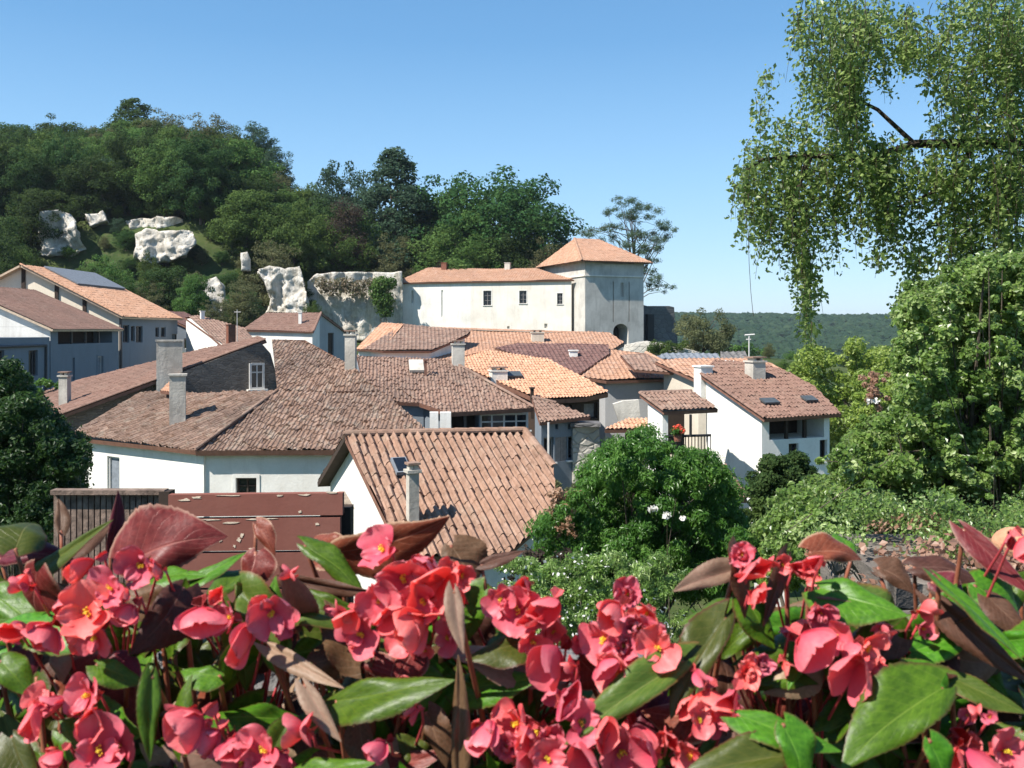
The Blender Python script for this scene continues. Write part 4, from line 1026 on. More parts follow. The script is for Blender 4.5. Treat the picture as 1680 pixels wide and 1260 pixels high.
for k in range(9000):
    y = 106+rt.random()**.8*72; px = rt.uniform(-190, 925); x = (px-840)/F*y
    if x > 12 or (y < 136 and px > 500) or (y < 118 and rt.random() < .3): continue
    sp = 3.6 if y < 124 else rt.uniform(5.0,8.5)
    if any((x-a)**2+(y-b)**2 < sp*sp for a, b in placed): continue
    g = float(terrain(x, y)); hgt = rt.uniform(9, 15) if y > 125 else rt.uniform(4.5, 7.5); wd = rt.uniform(8.5, 14.5) if y > 125 else rt.uniform(5.0, 7.0)
    top = 540-(g+hgt)/y*F; bot = 540-g/y*F; L = px-wd/2/y*F; Rr = px+wd/2/y*F
    lim = np.interp(px, [0,150,220,300,400,470,520,640,800,900], [205,210,190,200,215,290,320,300,300,390])
    if top < lim: hgt -= (lim-top)/F*y; top = lim
    if hgt < 4: continue
    if any(y < cy+5 and L+8 < x1 and Rr-8 > x0 and top+6 < y1 and bot > y0 for x0, y0, x1, y1, cy in CL):
        hgt = 2.6; wd = 3.6; top = 540-(g+hgt)/y*F; L = px-wd/2/y*F; Rr = px+wd/2/y*F
        if any(y < cy+5 and L < x1 and Rr > x0 and top < y1-14 and bot > y0 for x0, y0, x1, y1, cy in CL): continue
    placed.append((x, y))
    kx = rt.choice('aabcccddiiefe') if px > 120 else rt.choice('aabbc')
    if y < 118 and rt.random() < .3: kx = 'e'
    put_tree(kx, x, y, g+hgt, wd, KIND_[kx]+' tree '+('behind the castle' if px > 520 else ZONE_[(0 if px < 140 else 1 if px < 330 else 2)][(0 if top < 300 else 1 if top < 400 else 2)]), group='dense wood on the hillside', name='hill_tree'); cnt += 1
# undergrowth between the rocks
ug = []
for k in range(5000):
    y = rt.uniform(104, 140); px = rt.uniform(-60, 520); x = (px-840)/F*y; g = float(terrain(x, y)); hgt = rt.uniform(1.8, 3.8); wd = hgt*rt.uniform(1.1, 1.7)
    top = 540-(g+hgt)/y*F; L = px-wd/2/y*F; Rr = px+wd/2/y*F; bot = 540-g/y*F
    if bot > 520 or any((x-a)**2+(y-b)**2 < 7 for a, b in ug): continue
    if any(y < cy+6 and L < x1 and Rr > x0 and top < y1-.38*(y1-y0) and bot > y0 for x0, y0, x1, y1, cy in CL+[(140,346,178,372,134)]): continue
    ug.append((x, y)); kx = rt.choice('acdei'); z_ = ZONE_[(0 if px < 140 else 1 if px < 330 else 2)][(0 if top < 300 else 1 if top < 400 else 2)]
    put_tree(kx, x, y, g+hgt, wd, 'low '+KIND_[kx].replace(' round-topped', '').replace(' upright', '')+' scrub bush '+z_, group='scrub bushes between the rocks', name='scrub_bush', cat='bush')
    if len(ug) >= 170: break
# shrubs beneath the cliffs and beside the houses
for kx, px, pt, w_, Y, lb in [
 ('a',270,432,130,112,'big dark bush under the pale rock face behind the orange roof'),
 ('d',318,445,70,108,'green bush left of the small white rock spur'),
 ('e',396,455,95,108,'olive bush behind the brown hipped garden house'),
 ('c',176,412,90,118,'bright green bush between the two rock outcrops'),
 ('d',36,404,60,112,'dark bush behind the orange roof ridge at far left'),
 ('c',150,436,80,108,'green bush just over the orange roof ridge'),
 ('e',348,490,60,104,'small olive bush behind the red gabled cottage'),
 ('c',246,405,40,121,'little bush growing in the cleft of the pale rock face'),
 ('a',-20,330,130,120,'very dark tree cut by the left edge of the picture'),
 ('a',12,380,110,112,'black-green tree above the left house roof'),
 ('c',512,490,30,113,'little round bush beside the garden house ridge'),
 ('h',880,436,60,128,'dry reddish shrub behind the castle roof next to the tower'),
 ('h',722,430,90,134,'dry reddish shrub behind the left castle chimney')]:
    px_tree(kx, px, pt, w_, Y, lb, name='bush', cat='bush')
# ivy on the rock wall
def vine(name, blobs, n, size, mat, label, cat='vine', stems=True, seed=3, aspect=.7, mats=None):
    cen = [tuple(W(x, y, Y)) for x, y, Y, r_ in blobs]; rad = [r_/F*Y for x, y, Y, r_ in blobs]
    root = empty(name, cen[0][:2]+(float(terrain(cen[0][0], cen[0][1])),), label, cat)
    me = clumps_mesh('leaves', cen, rad, n, size, mat, seed, .9, aspect); link('leaves', me, root)
    if stems:
        mb = MB()
        for c in cen[::2]: mb.tube([(c[0], c[1], float(terrain(c[0], c[1]))-.2), ((c[0]+cen[0][0])/2, c[1], (c[2]+float(terrain(c[0], c[1])))/2), c], [.06,.04,.02], k=5)
        mb.build('stem', M['twig'], root)
    return root
vine('climbing_vine', [(525+i*11, 462+((i*7)%9), 121.2, 11) for i in range(9)]+[(530+i*13,475+((i*5)%7),121.2,8) for i in range(6)], 2200, .30, G['vine'], 'tangle of dry brown vine across the top of the white rock wall', stems=False)
vine('climbing_vine', [(625,468,120.6,17),(628,490,120.6,18),(632,508,120.6,14),(618,478,120.6,14),(640,465,120.8,12)], 3500, .32, G['mid'], 'green ivy column between white rock wall and castle wing', seed=5)

# solitary trees right of the castle
def custom_tree(name, blobs, n, size, mat, label, trunk, r0=.2, cat='tree', group=None, flat=.8, aspect=.55, seed=1, limbs=14, bark='bark', up=.35, extra=None, droop=None, yj=0.0, part='crown', shell=.45):
    """crown from blobs (px, py, Y, radius px); trunk = (x, y) foot and top pixel"""
    r = random.Random(seed)
    cen = []; rad = []
    for x, y, Y, q in blobs:
        Yj = Y+r.uniform(-yj, yj); cen.append(tuple(W(x, y, Yj))); rad.append(q/F*Yj)
    (fx, fy, fY), (tx, ty, tY) = trunk; f = W(fx, fy, fY); g = float(terrain(f.x, f.y)); t = W(tx, ty, tY)
    root = empty(name, (f.x, f.y, g), label, cat, group)
    link(part, clumps_mesh(part, cen, rad, n, size, mat, seed, flat, aspect, up=up, droop=droop, shell=shell), root)
    mb = MB(); limb_tree(mb, (f.x, f.y, g-.3), t, r0, limbs, 2, seed, cen); mb.build('trunk', M[bark], root)
    if extra: extra(root)
    return root
def cloudlets(x0, y0, x1, y1, n, r0, r1, Y, dy, seed, mask=None):
    r = random.Random(seed); out = []
    while len(out) < n:
        x, y = r.uniform(x0, x1), r.uniform(y0, y1)
        if mask and not mask(x, y): continue
        out.append((x, y, Y+r.uniform(-dy, dy), r.uniform(r0, r1)))
    return out
def ell(cx, cy, rx, ry): return lambda x, y: ((x-cx)/rx)**2+((y-cy)/ry)**2 < 1
cedar = [(1035,330,10),(1018,328,8),(1052,338,9),(1000,345,8),(1030,350,10),(1070,352,10),(1045,362,9),(1085,370,9),(1095,380,8),(1012,372,10),(990,376,9),(970,380,9),(957,382,6),(1040,385,10),(1062,388,10),(1085,395,8),(1025,398,9),(1050,410,9),(1072,410,8),(1000,392,8),(1062,446,8),(1072,458,9),(1085,470,8),(1060,470,7),(1068,425,6),(1095,474,5)]
_rc = random.Random(2)
custom_tree('cedar_tree', [(x+_rc.uniform(-13,13), y+_rc.uniform(-6,6), 138, r_*_rc.uniform(.6,1.25)) for x, y, r_ in cedar for _ in range(6)], 17000, .26, G['cedar'], 'sparse layered cedar rising behind the tower roof', ((1045,560,138),(1036,345,138)), .32, flat=.7, yj=2.0, limbs=60, seed=4, aspect=.35, shell=0)
custom_tree('olive_tree', cloudlets(1112,512,1198,575,44,9,15,100,2.5,5,ell(1157,548,44,40))+[(1125,520,100,8),(1150,510,100,8),(1180,512,100,8)], 9500, .24, G['olive'], 'round dusty olive tree beside the dark rampart', ((1155,590,100),(1155,535,100)), .25, seed=6, limbs=16)
custom_tree('low_shrub', cloudlets(1065,562,1125,582,16,6,9,95,1,7), 2500, .2, G['mid'], 'low green shrubs on the stony bank below the rampart', ((1090,588,95),(1090,575,95)), .05, cat='shrub')
custom_tree('low_shrub', cloudlets(1205,566,1260,590,10,6,10,120,2,8), 1600, .3, G['mid'], 'small shrub between olive tree and valley', ((1230,588,120),(1230,575,120)), .05, cat='shrub')

# far wooded hill: nobody could count it
def far_forest():
    r = np.random.default_rng(3); n = 30000
    a = np.where(r.random(n) < .75, r.uniform(R(-3), R(38), n), r.uniform(R(-50), R(60), n)); rad = 430+(r.random(n)**.7)*1150
    x = rad*np.sin(a); y = rad*np.cos(a); z = terrain(x, y); keep = (y > 300); x, y, z, rad = x[keep], y[keep], z[keep], rad[keep]; n = len(x)
    bm = bmesh.new(); bmesh.ops.create_icosphere(bm, subdivisions=1, radius=1); bv = np.array([v.co[:] for v in bm.verts]); bf = np.array([[v.index for v in f.verts] for f in bm.faces]); bm.free()
    s = r.uniform(2.8, 5.6, n); V = bv[None]*s[:, None, None]*(1+r.normal(0, .2, (n, len(bv), 1))); V[:, :, 2] *= .8
    V += np.stack([x, y, z+s*.35], 1)[:, None]
    Q = bf[None]+(np.arange(n)*len(bv))[:, None, None]; rn = np.repeat(np.clip(r.normal(.45, .22, n), 0, 1), len(bf))
    me = np_mesh('far_forest', V.reshape(-1, 3), Q.reshape(-1, 3), G['far'], rn)
    o = link('far_forest', me); tag(o, 'even dark green forest covering the distant hill across the valley', 'forest', kind='stuff')
G['far'] = leafmat('far_forest_leaves', [(.016,.036,.020),(.022,.046,.024),(.03,.056,.029),(.042,.07,.036)], objvar=0, rough=.9, spec=.05, transl=.1)
far_forest()
VL = ['green valley tree above the right part of the far orange roof', 'round valley tree just behind the top of the lime tree', 'olive-tinted valley tree right of the thin pale mast', 'low green tree behind the squat chimney of the two-skylight roof', 'dark valley tree in the dip below the distant hill', 'far dark tree under the crest of the distant hill', 'valley tree filling the gap between lime tree and huge shrub', 'dark tree seen below the drooping branches', 'smallest far tree between olive tree and mast', 'green tree low over the far corner of the two-skylight roof', 'dark tree nearly hidden by the huge green shrub', 'dark tree at the right edge behind the huge green shrub', 'green tree directly behind the lime tree crown', 'green tree behind the withered brown shrub patch']
VG = 'trees in the valley behind the right-hand houses'
for i, (px, pt, w_, Y, kx) in enumerate([(1300,574,80,150,'c'),(1345,566,70,170,'d'),(1262,583,60,110,'e'),(1290,592,60,90,'c'),(1400,570,80,160,'a'),(1450,562,90,190,'a'),(1500,575,80,170,'c'),(1550,570,90,180,'b'),(1230,575,60,200,'b'),(1330,596,60,80,'d'),(1600,565,100,180,'a'),(1660,575,100,160,'b'),(1430,590,90,110,'d'),(1500,598,90,100,'c')]):
    px_tree(kx, px, pt, w_, Y, VL[i], group=VG, name='valley_tree')

# lime-coloured tree right of the white gabled house
def limemask(x, y): return any(e(x, y) for e in limes)
limes = [ell(1400,620,60,50), ell(1345,650,50,40), ell(1420,690,70,60), ell(1480,640,50,55), ell(1330,610,30,25), ell(1395,580,14,26), ell(1335,585,12,20), ell(1440,590,12,25), ell(1390,740,40,50), ell(1480,720,60,60)]
custom_tree('lime_tree', cloudlets(1290,555,1540,800,200,9,20,42,2.2,9,limemask), 42000, .15, G['lime'], 'yellow-green leafy tree just right of the white gabled house', ((1420,800,42),(1410,640,42)), .18, seed=9, limbs=40, aspect=.7, yj=0)
custom_tree('garden_shrub', cloudlets(1375,610,1520,860,240,7,17,19,1.2,41,lambda x, y: x > 1385+abs(y-740)*.22), 46000, .08, G['lime'], 'leafy shrub right of the two-skylight roof below the lime tree', ((1440,1000,20),(1440,740,20)), .06, cat='shrub', seed=41, limbs=30)
custom_tree('brown_shrub', cloudlets(1412,610,1456,700,34,3,7,17.6,.3,10), 1500, .06, G['dry'], 'withered pinkish-brown shrub patch within the lime-green foliage', ((1432,760,18.5),(1432,650,18.5)), .04, cat='shrub', limbs=20)
def blossoms(poly, n, Y, dy, size, mat, label, name='white_flowering_shrub', seed=2, rad=9):
    x0, y0, x1, y1 = poly
    return custom_tree(name, cloudlets(x0, y0, x1, y1, max(3, n//26), rad*.6, rad*1.3, Y, dy, seed), n, size, mat, label, (((x0+x1)/2, y1+60, Y), ((x0+x1)/2, (y0+y1)/2, Y)), .012, cat='shrub', limbs=3, seed=seed, aspect=.9, shell=.1)
blossoms((1425,655,1480,740), 420, 17.5, .5, .07, G['blossom'], 'white flowering sprays high in the green mass right of the lime tree')
blossoms((1495,680,1560,760), 240, 11.5, .3, .05, G['blossom'], 'pale blossoms and bare twigs at the middle of the big shrub', seed=4)

# centre bush and its neighbours
cb = [ell(1050,800,95,80), ell(1120,830,90,90), ell(1010,900,120,110), ell(1150,900,80,80), ell(960,880,80,60), ell(1040,740,45,35), ell(1200,900,55,50)]
custom_tree('laurel_bush', cloudlets(860,705,1260,1030,650,10,24,15,1.6,21,lambda x, y: any(e(x, y) for e in cb)), 200000, .075, G['bush'], 'big bright green bush in the centre below the balcony house', ((1050,1100,15),(1045,800,15)), .12, cat='bush', seed=21, limbs=50, aspect=.34, up=.5, droop=(0,0,.8), shell=.0)
for i, (x, y) in enumerate([(1094,799),(1112,852),(1119,858),(1078,774),(1124,824)]): pass
blossoms((1070,765,1135,870), 60, 13.2, .1, .075, G['blossom'], 'few white rose heads scattered on the big bright green bush', 'white_rose', 6, 6)
custom_tree('weedy_thicket', cloudlets(815,900,1120,1230,420,10,22,11.5,1.4,23,lambda x, y: y > 905+abs(x-1000)*.12), 110000, .05, G['right'], 'tangled weedy thicket between the flowers and the centre bush', ((960,1300,11.5),(960,1050,11.5)), .05, cat='thicket', seed=23, limbs=60, aspect=.4, droop=(0,0,.8), shell=0)
blossoms((840,930,1100,1100), 420, 9.6, .3, .035, G['blossom'], 'tiny pale seed heads sprinkled over the weedy thicket', 'seed_heads', 8, 60)
blossoms((905,805,955,880), 500, 14.0, .2, .06, G['dry'], 'dry pinkish plume of dead stems at the tiled roof corner', 'dry_plume', 9, 9)
blossoms((820,905,930,960), 700, 12.4, .4, .06, G['purple'], 'dull mauve dead stalks under the tiled roof eave', 'dead_stalks', 10, 12)
custom_tree('dark_bush', cloudlets(1232,750,1345,860,110,9,16,22,.9,25,ell(1290,800,55,52)), 32000, .085, G['deep'], 'small dark rounded bush against the white gabled house', ((1290,900,22),(1290,810,22)), .08, cat='bush', seed=25, limbs=20)
custom_tree('dark_leafy_bush', cloudlets(-60,598,140,930,420,10,24,17,1.5,27,lambda x, y: any(e(x, y) for e in (ell(0,640,34,44), ell(40,720,60,70), ell(50,800,75,90), ell(0,740,80,130), ell(115,745,32,30), ell(95,800,40,60)))), 100000, .08, G['darkb'], 'dark leafy bush at the left edge in front of the farmhouse', ((30,1000,17),(30,720,17)), .12, cat='bush', seed=27, limbs=40)
blossoms((66,676,104,735), 260, 16.4, .3, .09, G['blossom'], 'cluster of white climbing roses at the farmhouse corner', 'white_rose', 11, 11)
custom_tree('garden_shrub', cloudlets(1085,818,1250,960,60,9,16,17,.8,29), 14000, .08, G['mid'], 'low green shrub at the foot of the porch shed', ((1200,1010,17),(1200,900,17)), .05, cat='shrub', seed=29)
custom_tree('garden_shrub', cloudlets(900,790,960,830,22,6,11,30,.5,31), 3500, .10, G['olive'], 'grey-leaved shrub against the foot of the shaded town house', ((930,860,30),(930,815,30)), .05, cat='shrub', seed=31)
custom_tree('garden_shrub', cloudlets(60,622,130,645,14,6,9,47,.5,33), 2500, .12, G['bush'], 'strip of bright green grass shrub below the shaded blue-grey wall', ((90,660,47),(90,640,47)), .05, cat='shrub', seed=33)

# big shrub mass on the right
rb = [ell(1600,560,130,110), ell(1660,470,80,60), ell(1560,500,45,50), ell(1500,560,30,40), ell(1540,700,110,90), ell(1650,700,110,160), ell(1480,800,130,90), ell(1400,850,130,60), ell(1600,850,160,110), ell(1350,880,100,50), ell(1520,620,50,70), ell(1440,760,60,50)]
rb2 = [ell(1600,560,155,140), ell(1660,450,90,80), ell(1540,680,140,120), ell(1480,800,150,110), ell(1400,850,150,80), ell(1600,850,160,110)]
custom_tree('large_shrub', cloudlets(1240,420,1760,1000,1500,6,26,8.4,1.1,35,lambda x, y: any(e(x, y) for e in rb) and not (x < 1480 and y < 690)), 380000, .040, G['right'], 'huge leafy green shrub filling the right side above the flowers', ((1560,1200,8.4),(1600,620,8.4)), .12, cat='shrub', seed=35, limbs=120, aspect=.7, shell=.0)
custom_tree('climbing_shrub', cloudlets(1280,410,1760,960,520,4,9,8.1,1.3,51,lambda x, y: any(e(x, y) for e in rb2) and not (x < 1470 and y < 680)), 52000, .042, G['right'], 'loose pale sprigs scrambling over the huge green shrub at right', ((1640,1200,8.1),(1640,600,8.1)), .06, cat='shrub', seed=51, limbs=90, aspect=.6, shell=0)
custom_tree('pale_twiggy_shrub', cloudlets(1250,800,1480,960,190,6,17,12.5,.8,37,lambda x, y: y > 905-(x-1250)*.75), 42000, .055, G['lime'], 'yellowish shrub at the lower left of the huge green shrub', ((1340,1050,12.5),(1340,900,12.5)), .04, cat='shrub', seed=37, limbs=30)

# tree with hanging branches, trunk out of the picture on the right
def hanging_tree():
    W = lambda x, y, Y: globals()['W'](x, y, Y*1.2)
    fY = 9.0; foot = W(1860, 540, 9.6); g = float(terrain(foot.x, foot.y))
    root = empty('hanging_branch_tree', (foot.x, foot.y, g), 'tall tree with drooping leafy branches hanging across the upper right corner', 'tree')
    rr = random.Random(77); r = np.random.default_rng(77); mb = MB()
    tr = [Vector((foot.x, foot.y, g-.3)), W(1850,500,9.6), W(1840,200,9.5), W(1830,-100,9.4), W(1780,-400,9.3)]
    mb.tube(tr, [.28,.23,.19,.15,.08], k=9)
    limbs = [[(1840,210,9.5),(1700,236,9.3),(1600,235,9.2),(1500,236,9.1),(1420,262,9.0),(1330,255,8.9),(1250,262,8.8),(1215,285,8.8)],
             [(1835,60,9.5),(1700,-20,9.4),(1560,-60,9.2),(1450,-70,9.0),(1370,-50,8.9),(1310,-10,8.8)],
             [(1835,100,9.4),(1740,100,9.6),(1640,90,9.8),(1560,120,9.9)],
             [(1845,360,9.5),(1730,350,9.3),(1640,330,9.4),(1560,345,9.5),(1500,390,9.5)],
             [(1500,236,9.1),(1440,180,9.3),(1380,150,9.4),(1340,120,9.4)],
             [(1600,235,9.2),(1560,300,9.0),(1500,330,8.8),(1440,350,8.7)],
             [(1330,255,8.9),(1300,330,8.8),(1310,420,8.8),(1325,500,8.8)],
             [(1835,0,9.4),(1700,-80,9.9),(1600,-60,10.2),(1500,-40,10.3)]]
    for li, L in enumerate(limbs):
        pts = [W(*p) for p in L]; n = len(pts); r0 = .085 if li in (0,1,3) else .035
        mb.tube(pts, [r0*(1-.88*i/(n-1)) for i in range(n)], k=6)
    # hanging sprays: start area, end length and density
    sp = []
    def area(cx, cy, rx, ry, n, l0, l1, Y=9.1, dy=.6, sw=0):
        for _ in range(n):
            a = rr.uniform(0, 6.28); q = math.sqrt(rr.random()); sp.append((cx+math.cos(a)*q*rx, cy+math.sin(a)*q*ry, Y+rr.uniform(-dy, dy), rr.uniform(l0, l1), sw))
    area(1350,20,55,40,60,60,130); area(1400,60,45,70,80,70,150); area(1360,130,50,50,60,50,110); area(1440,20,40,30,32,50,100)
    area(1392,150,18,60,50,60,120)
    area(1300,240,75,50,80,50,120); area(1235,290,35,40,36,40,120); area(1280,330,60,50,80,40,110); area(1330,330,50,70,70,40,120)
    area(1400,250,60,50,90,40,100); area(1460,260,50,45,70,30,80); area(1320,420,22,30,22,40,80); area(1326,470,9,30,20,40,75); area(1326,530,6,20,9,20,40)
    area(1420,330,55,40,60,30,80); area(1470,330,40,40,42,30,80); area(1437,415,5,15,6,20,40)
    area(1488,30,10,30,22,50,75); area(1492,70,12,25,20,30,60)
    area(1560,60,50,70,70,50,120); area(1620,120,60,100,100,60,140); area(1560,200,35,60,40,40,100); area(1660,60,40,80,60,60,140)
    area(1600,290,70,60,120,40,110); area(1660,250,40,90,80,60,130); area(1540,280,40,30,42,30,70)
    area(1620,380,60,60,90,40,110); area(1560,370,40,35,36,30,80); area(1500,400,22,35,24,30,70); area(1655,450,40,60,60,40,100); area(1560,450,50,40,40,30,80)
    area(1460,380,12,20,10,30,60); area(1250,170,14,30,8,30,60); area(1260,130,8,20,4,20,50); area(1640,500,60,60,90,40,100); area(1600,600,80,50,60,40,90); area(1530,520,25,40,26,40,90); area(1665,560,25,60,50,40,100); area(1580,540,60,50,40,30,90); area(1500,470,25,30,20,30,70); area(1700,300,60,300,150,60,140); area(1640,0,60,30,50,60,120)
    lv = []; dr = []; tw = MB()
    for (x, y, Y, L, sw) in sp:
        p = W(x, y, Y); ln = L/F*Y; ang = rr.uniform(0, 6.28); dx = Vector((math.cos(ang), math.sin(ang), 0))*rr.uniform(.05,.5); pts = []
        n = 6
        for i in range(n):
            t = i/(n-1); pts.append(p+dx*ln*(t**.6)*.8+Vector((0,0,-1))*ln*(t**1.5))
        if rr.random() < .8: tw.tube(pts, [.005,.0045,.004,.003,.0025,.002], k=3, cap=False)
        m_ = int(14+ln*20)
        for i in range(m_):
            t = rr.random(); k = min(int(t*(n-1)), n-2); q = pts[k].lerp(pts[k+1], t*(n-1)-k)
            s_ = rr.uniform(.02,.12); a2 = rr.uniform(0, 6.28)
            lv.append(q+Vector((math.cos(a2)*s_, math.sin(a2)*s_, rr.uniform(-.06,.04)))); dr.append((math.cos(a2)*.6, math.sin(a2)*.6, -.5))
    C = np.array([v[:] for v in lv]); nrm = r.normal(0, .8, C.shape)+np.array([-.25,-.25,.5])
    V, Q = leaf_quads(C, .064, r, nrm, .6, np.array(dr)); rn = np.clip(r.normal(.5, .25, len(C)), 0, 1)
    link('crown', np_mesh('crown', V, Q, G['birch'], rn), root)
    mb.build('trunk', M['twig'], root); tw.build('twigs', M['twig'], root, fixn=False)
    print('hanging leaves', len(C))
hanging_tree()
m = MB(); m.tube([W(1228,384,8.8), W(1229,430,8.8), W(1232,480,8.8), W(1236,519,8.8)], .003, k=3); tag(m.build('hanging_tendril', M['twig']), 'long thin bare tendril hanging left of the drooping tree', 'tendril')
# mast with lamp behind the roofs, small aerial
m = MB(); b = W(1229,590,110); m.tube([(b.x,110,float(terrain(b.x,110))), tuple(W(1229,549,110))], .09, k=6); m.tube([W(1222,550,110), W(1238,549,110)], .12, k=5); m.tube([W(1224,557,110), W(1232,557,110)], .08, k=5)
tag(m.build('lamp_mast', M['frame']), 'thin pale mast standing behind the sheds in the valley', 'mast')
m = MB(); b = W(389,560,74); m.tube([(b.x,74,b.z-1), tuple(W(389,508,74))], .03, k=5); m.tube([W(384,512,74), W(395,512,74)], .025, k=4)
tag(m.build('roof_aerial', M['frame']), 'thin upright aerial beside the red brick chimney', 'aerial')

# ------------------------------------------------------------------ foreground: begonias in a trough on the terrace wall
def leaf_top(name, c1, c2, vein, rough=.40, spec=.32, edge=None):
    n = NT(name); uv = n.node('ShaderNodeUVMap').outputs[0]; sx = n.node('ShaderNodeSeparateXYZ'); n.set(sx.inputs[0], uv)
    u, v = sx.outputs[0], sx.outputs[1]; au = n.math('ABSOLUTE', n.math('SUBTRACT', u, .5))
    oi = n.node('ShaderNodeObjectInfo').outputs['Random']
    nz = n.noise(14, n.coord('Generated'), 4, .6); base = n.mix(n.ramp(nz, [(.35,0.0),(.65,1.0)]), c1, c2)
    ph = n.math('ADD', n.math('MULTIPLY', v, 52.0), n.math('MULTIPLY', au, -42.0)); sn = n.math('SINE', ph)
    vn = n.ramp(sn, [(.955, 0.0), (.995, 1.0)]); mid = n.ramp(au, [(.0, 1.0), (.022, 0.0)])
    vv = n.math('MAXIMUM', n.math('MULTIPLY', vn, .35), n.math('MULTIPLY', mid, .8))
    col = n.mix(vv, base, vein)
    if edge: col = n.mix(n.ramp(au, [(.44, 0.0), (.495, .75)]), col, edge)
    hs = n.node('ShaderNodeHueSaturation'); n.set(hs.inputs['Color'], col)
    n.set(hs.inputs['Hue'], n.math('ADD', n.math('MULTIPLY', oi, .05), .475)); n.set(hs.inputs['Value'], n.math('ADD', n.math('MULTIPLY', oi, .7), .65))
    h = n.math('SUBTRACT', n.math('MULTIPLY', nz, .5), vv)
    return n.surf(hs.outputs[0], rough, n.bump(h, .35, .002), spec, .22, n.mix(.5, hs.outputs[0], tuple(min(1, q*2.5) for q in c2)))
M['lg'] = leaf_top('begonia_green', (.045,.115,.007), (.09,.20,.012), (.19,.32,.04), edge=(.10,.05,.02))
M['lo'] = leaf_top('begonia_olive', (.055,.085,.010), (.09,.12,.018), (.20,.20,.05), edge=(.16,.05,.03))
M['lr'] = leaf_top('begonia_maroon', (.13,.018,.016), (.21,.035,.03), (.40,.14,.11), .45, edge=(.45,.28,.2))
M['lb'] = leaf_top('begonia_bronze', (.075,.035,.018), (.13,.06,.035), (.25,.14,.09), .5)
M['lp'] = leaf_top('begonia_pale_underside', (.24,.15,.10), (.33,.22,.15), (.42,.2,.15), .45, .3)
M['lu'] = leaf_top('begonia_red_underside', (.18,.055,.035), (.27,.10,.06), (.38,.10,.08), .45, .3)
def petal_mat():
    n = NT('begonia_petal'); uv = n.node('ShaderNodeUVMap').outputs[0]; sx = n.node('ShaderNodeSeparateXYZ'); n.set(sx.inputs[0], uv)
    oi = n.node('ShaderNodeObjectInfo').outputs['Random']; nz = n.noise(9, n.coord('Generated'), 4, .6)
    col = n.ramp(sx.outputs[1], [(0.0, (.80,.08,.11)), (.3, (.93,.18,.21)), (1.0, (.97,.38,.38))])
    rib = n.math('SINE', n.math('MULTIPLY', sx.outputs[0], 60.0))
    col = n.mix(n.math('MULTIPLY', n.ramp(nz, [(.35,0.0),(.7,1.0)]), .5), col, (.90,.12,.16))
    hs = n.node('ShaderNodeHueSaturation'); n.set(hs.inputs['Color'], col); n.set(hs.inputs['Hue'], n.math('ADD', n.math('MULTIPLY', oi, .03), .482)); n.set(hs.inputs['Value'], n.math('ADD', n.math('MULTIPLY', oi, .3), .82))
    return n.surf(hs.outputs[0], .42, n.bump(n.math('ADD', n.math('MULTIPLY', rib, .06), nz), .25, .0012), .35, .48, n.mix(.5, hs.outputs[0], (1,.25,.2)))
M['petal'] = petal_mat()
M['stamen'] = plain('yellow_stamens', (.85,.62,.05), .5, .3, .15, 30)
M['ovary'] = plain('pink_ovary', (.62,.10,.10), .4, .4, .2, 20)
M['bstem'] = plain('red_green_stem', (.26,.09,.05), .4, .4, .45, 12, .2)
M['peduncle'] = plain('pink_flower_stalk', (.50,.06,.07), .4, .4, .2, 12, .2)

def leaf_mesh(key, top, bot, asym=.25, fold=.35, curl=.25, wave=.05, W_=.30, seed=0, twist=0):
    """begonia wing leaf, 1 long: base at the origin, tip along +Y, upper side +Z; real thickness"""
    nt, ns = 44, 12; r = random.Random(seed); p1, p2 = r.uniform(0, 6), r.uniform(0, 6); V = []; UV = []
    for i in range(nt+1):
        t = i/nt; w = (math.sin(math.pi*min(1, t*.98+.02)**.72)**.85)*(1-.12*t)*(1+.03*(i%2)+.02*math.sin(i*2.1))
        for j in range(ns+1):
            s = -1+2*j/ns; side = 1+asym if s > 0 else 1-asym
            ww = W_*w*side; back = -.10*(abs(s)**2)*(1-t)**3*side*1.6
            x = ww*s + .10*math.sin(t*2.6)*asym*2; y = t+back-.03*abs(s)*math.sin(t*3.1)
            z = fold*abs(s)**1.2*ww - curl*t*t + wave*math.sin(t*13+p1)*abs(s)**1.7*w + wave*.5*math.sin(t*7+p2+s*3)*w
            z -= .10*abs(s)**3*w; tw_a = twist*(t-.3); x, z = x*math.cos(tw_a)-z*math.sin(tw_a), x*math.sin(tw_a)+z*math.cos(tw_a)
            V.append((x, y, z)); UV.append((.5+.5*s, t))
    m = ns+1; n0 = len(V); fs = []
    for i in range(nt):
        for j in range(ns): fs.append((i*m+j, i*m+j+1, (i+1)*m+j+1, (i+1)*m+j))
    bot_v = [(x, y, z-.006) for x, y, z in V]; bf = [(d+n0, c+n0, b+n0, a+n0) for a, b, c, d in fs]
    Vn = np.array(V+bot_v); Q = np.array(fs+bf); uv = np.array([UV[i % n0] for f in Q for i in f])
    return np_mesh('leaf_blade', Vn, Q, [M[top], M[bot]], smooth=True, uv=uv, midx=np.array([0]*len(fs)+[1]*len(bf)))
LEAF = {}
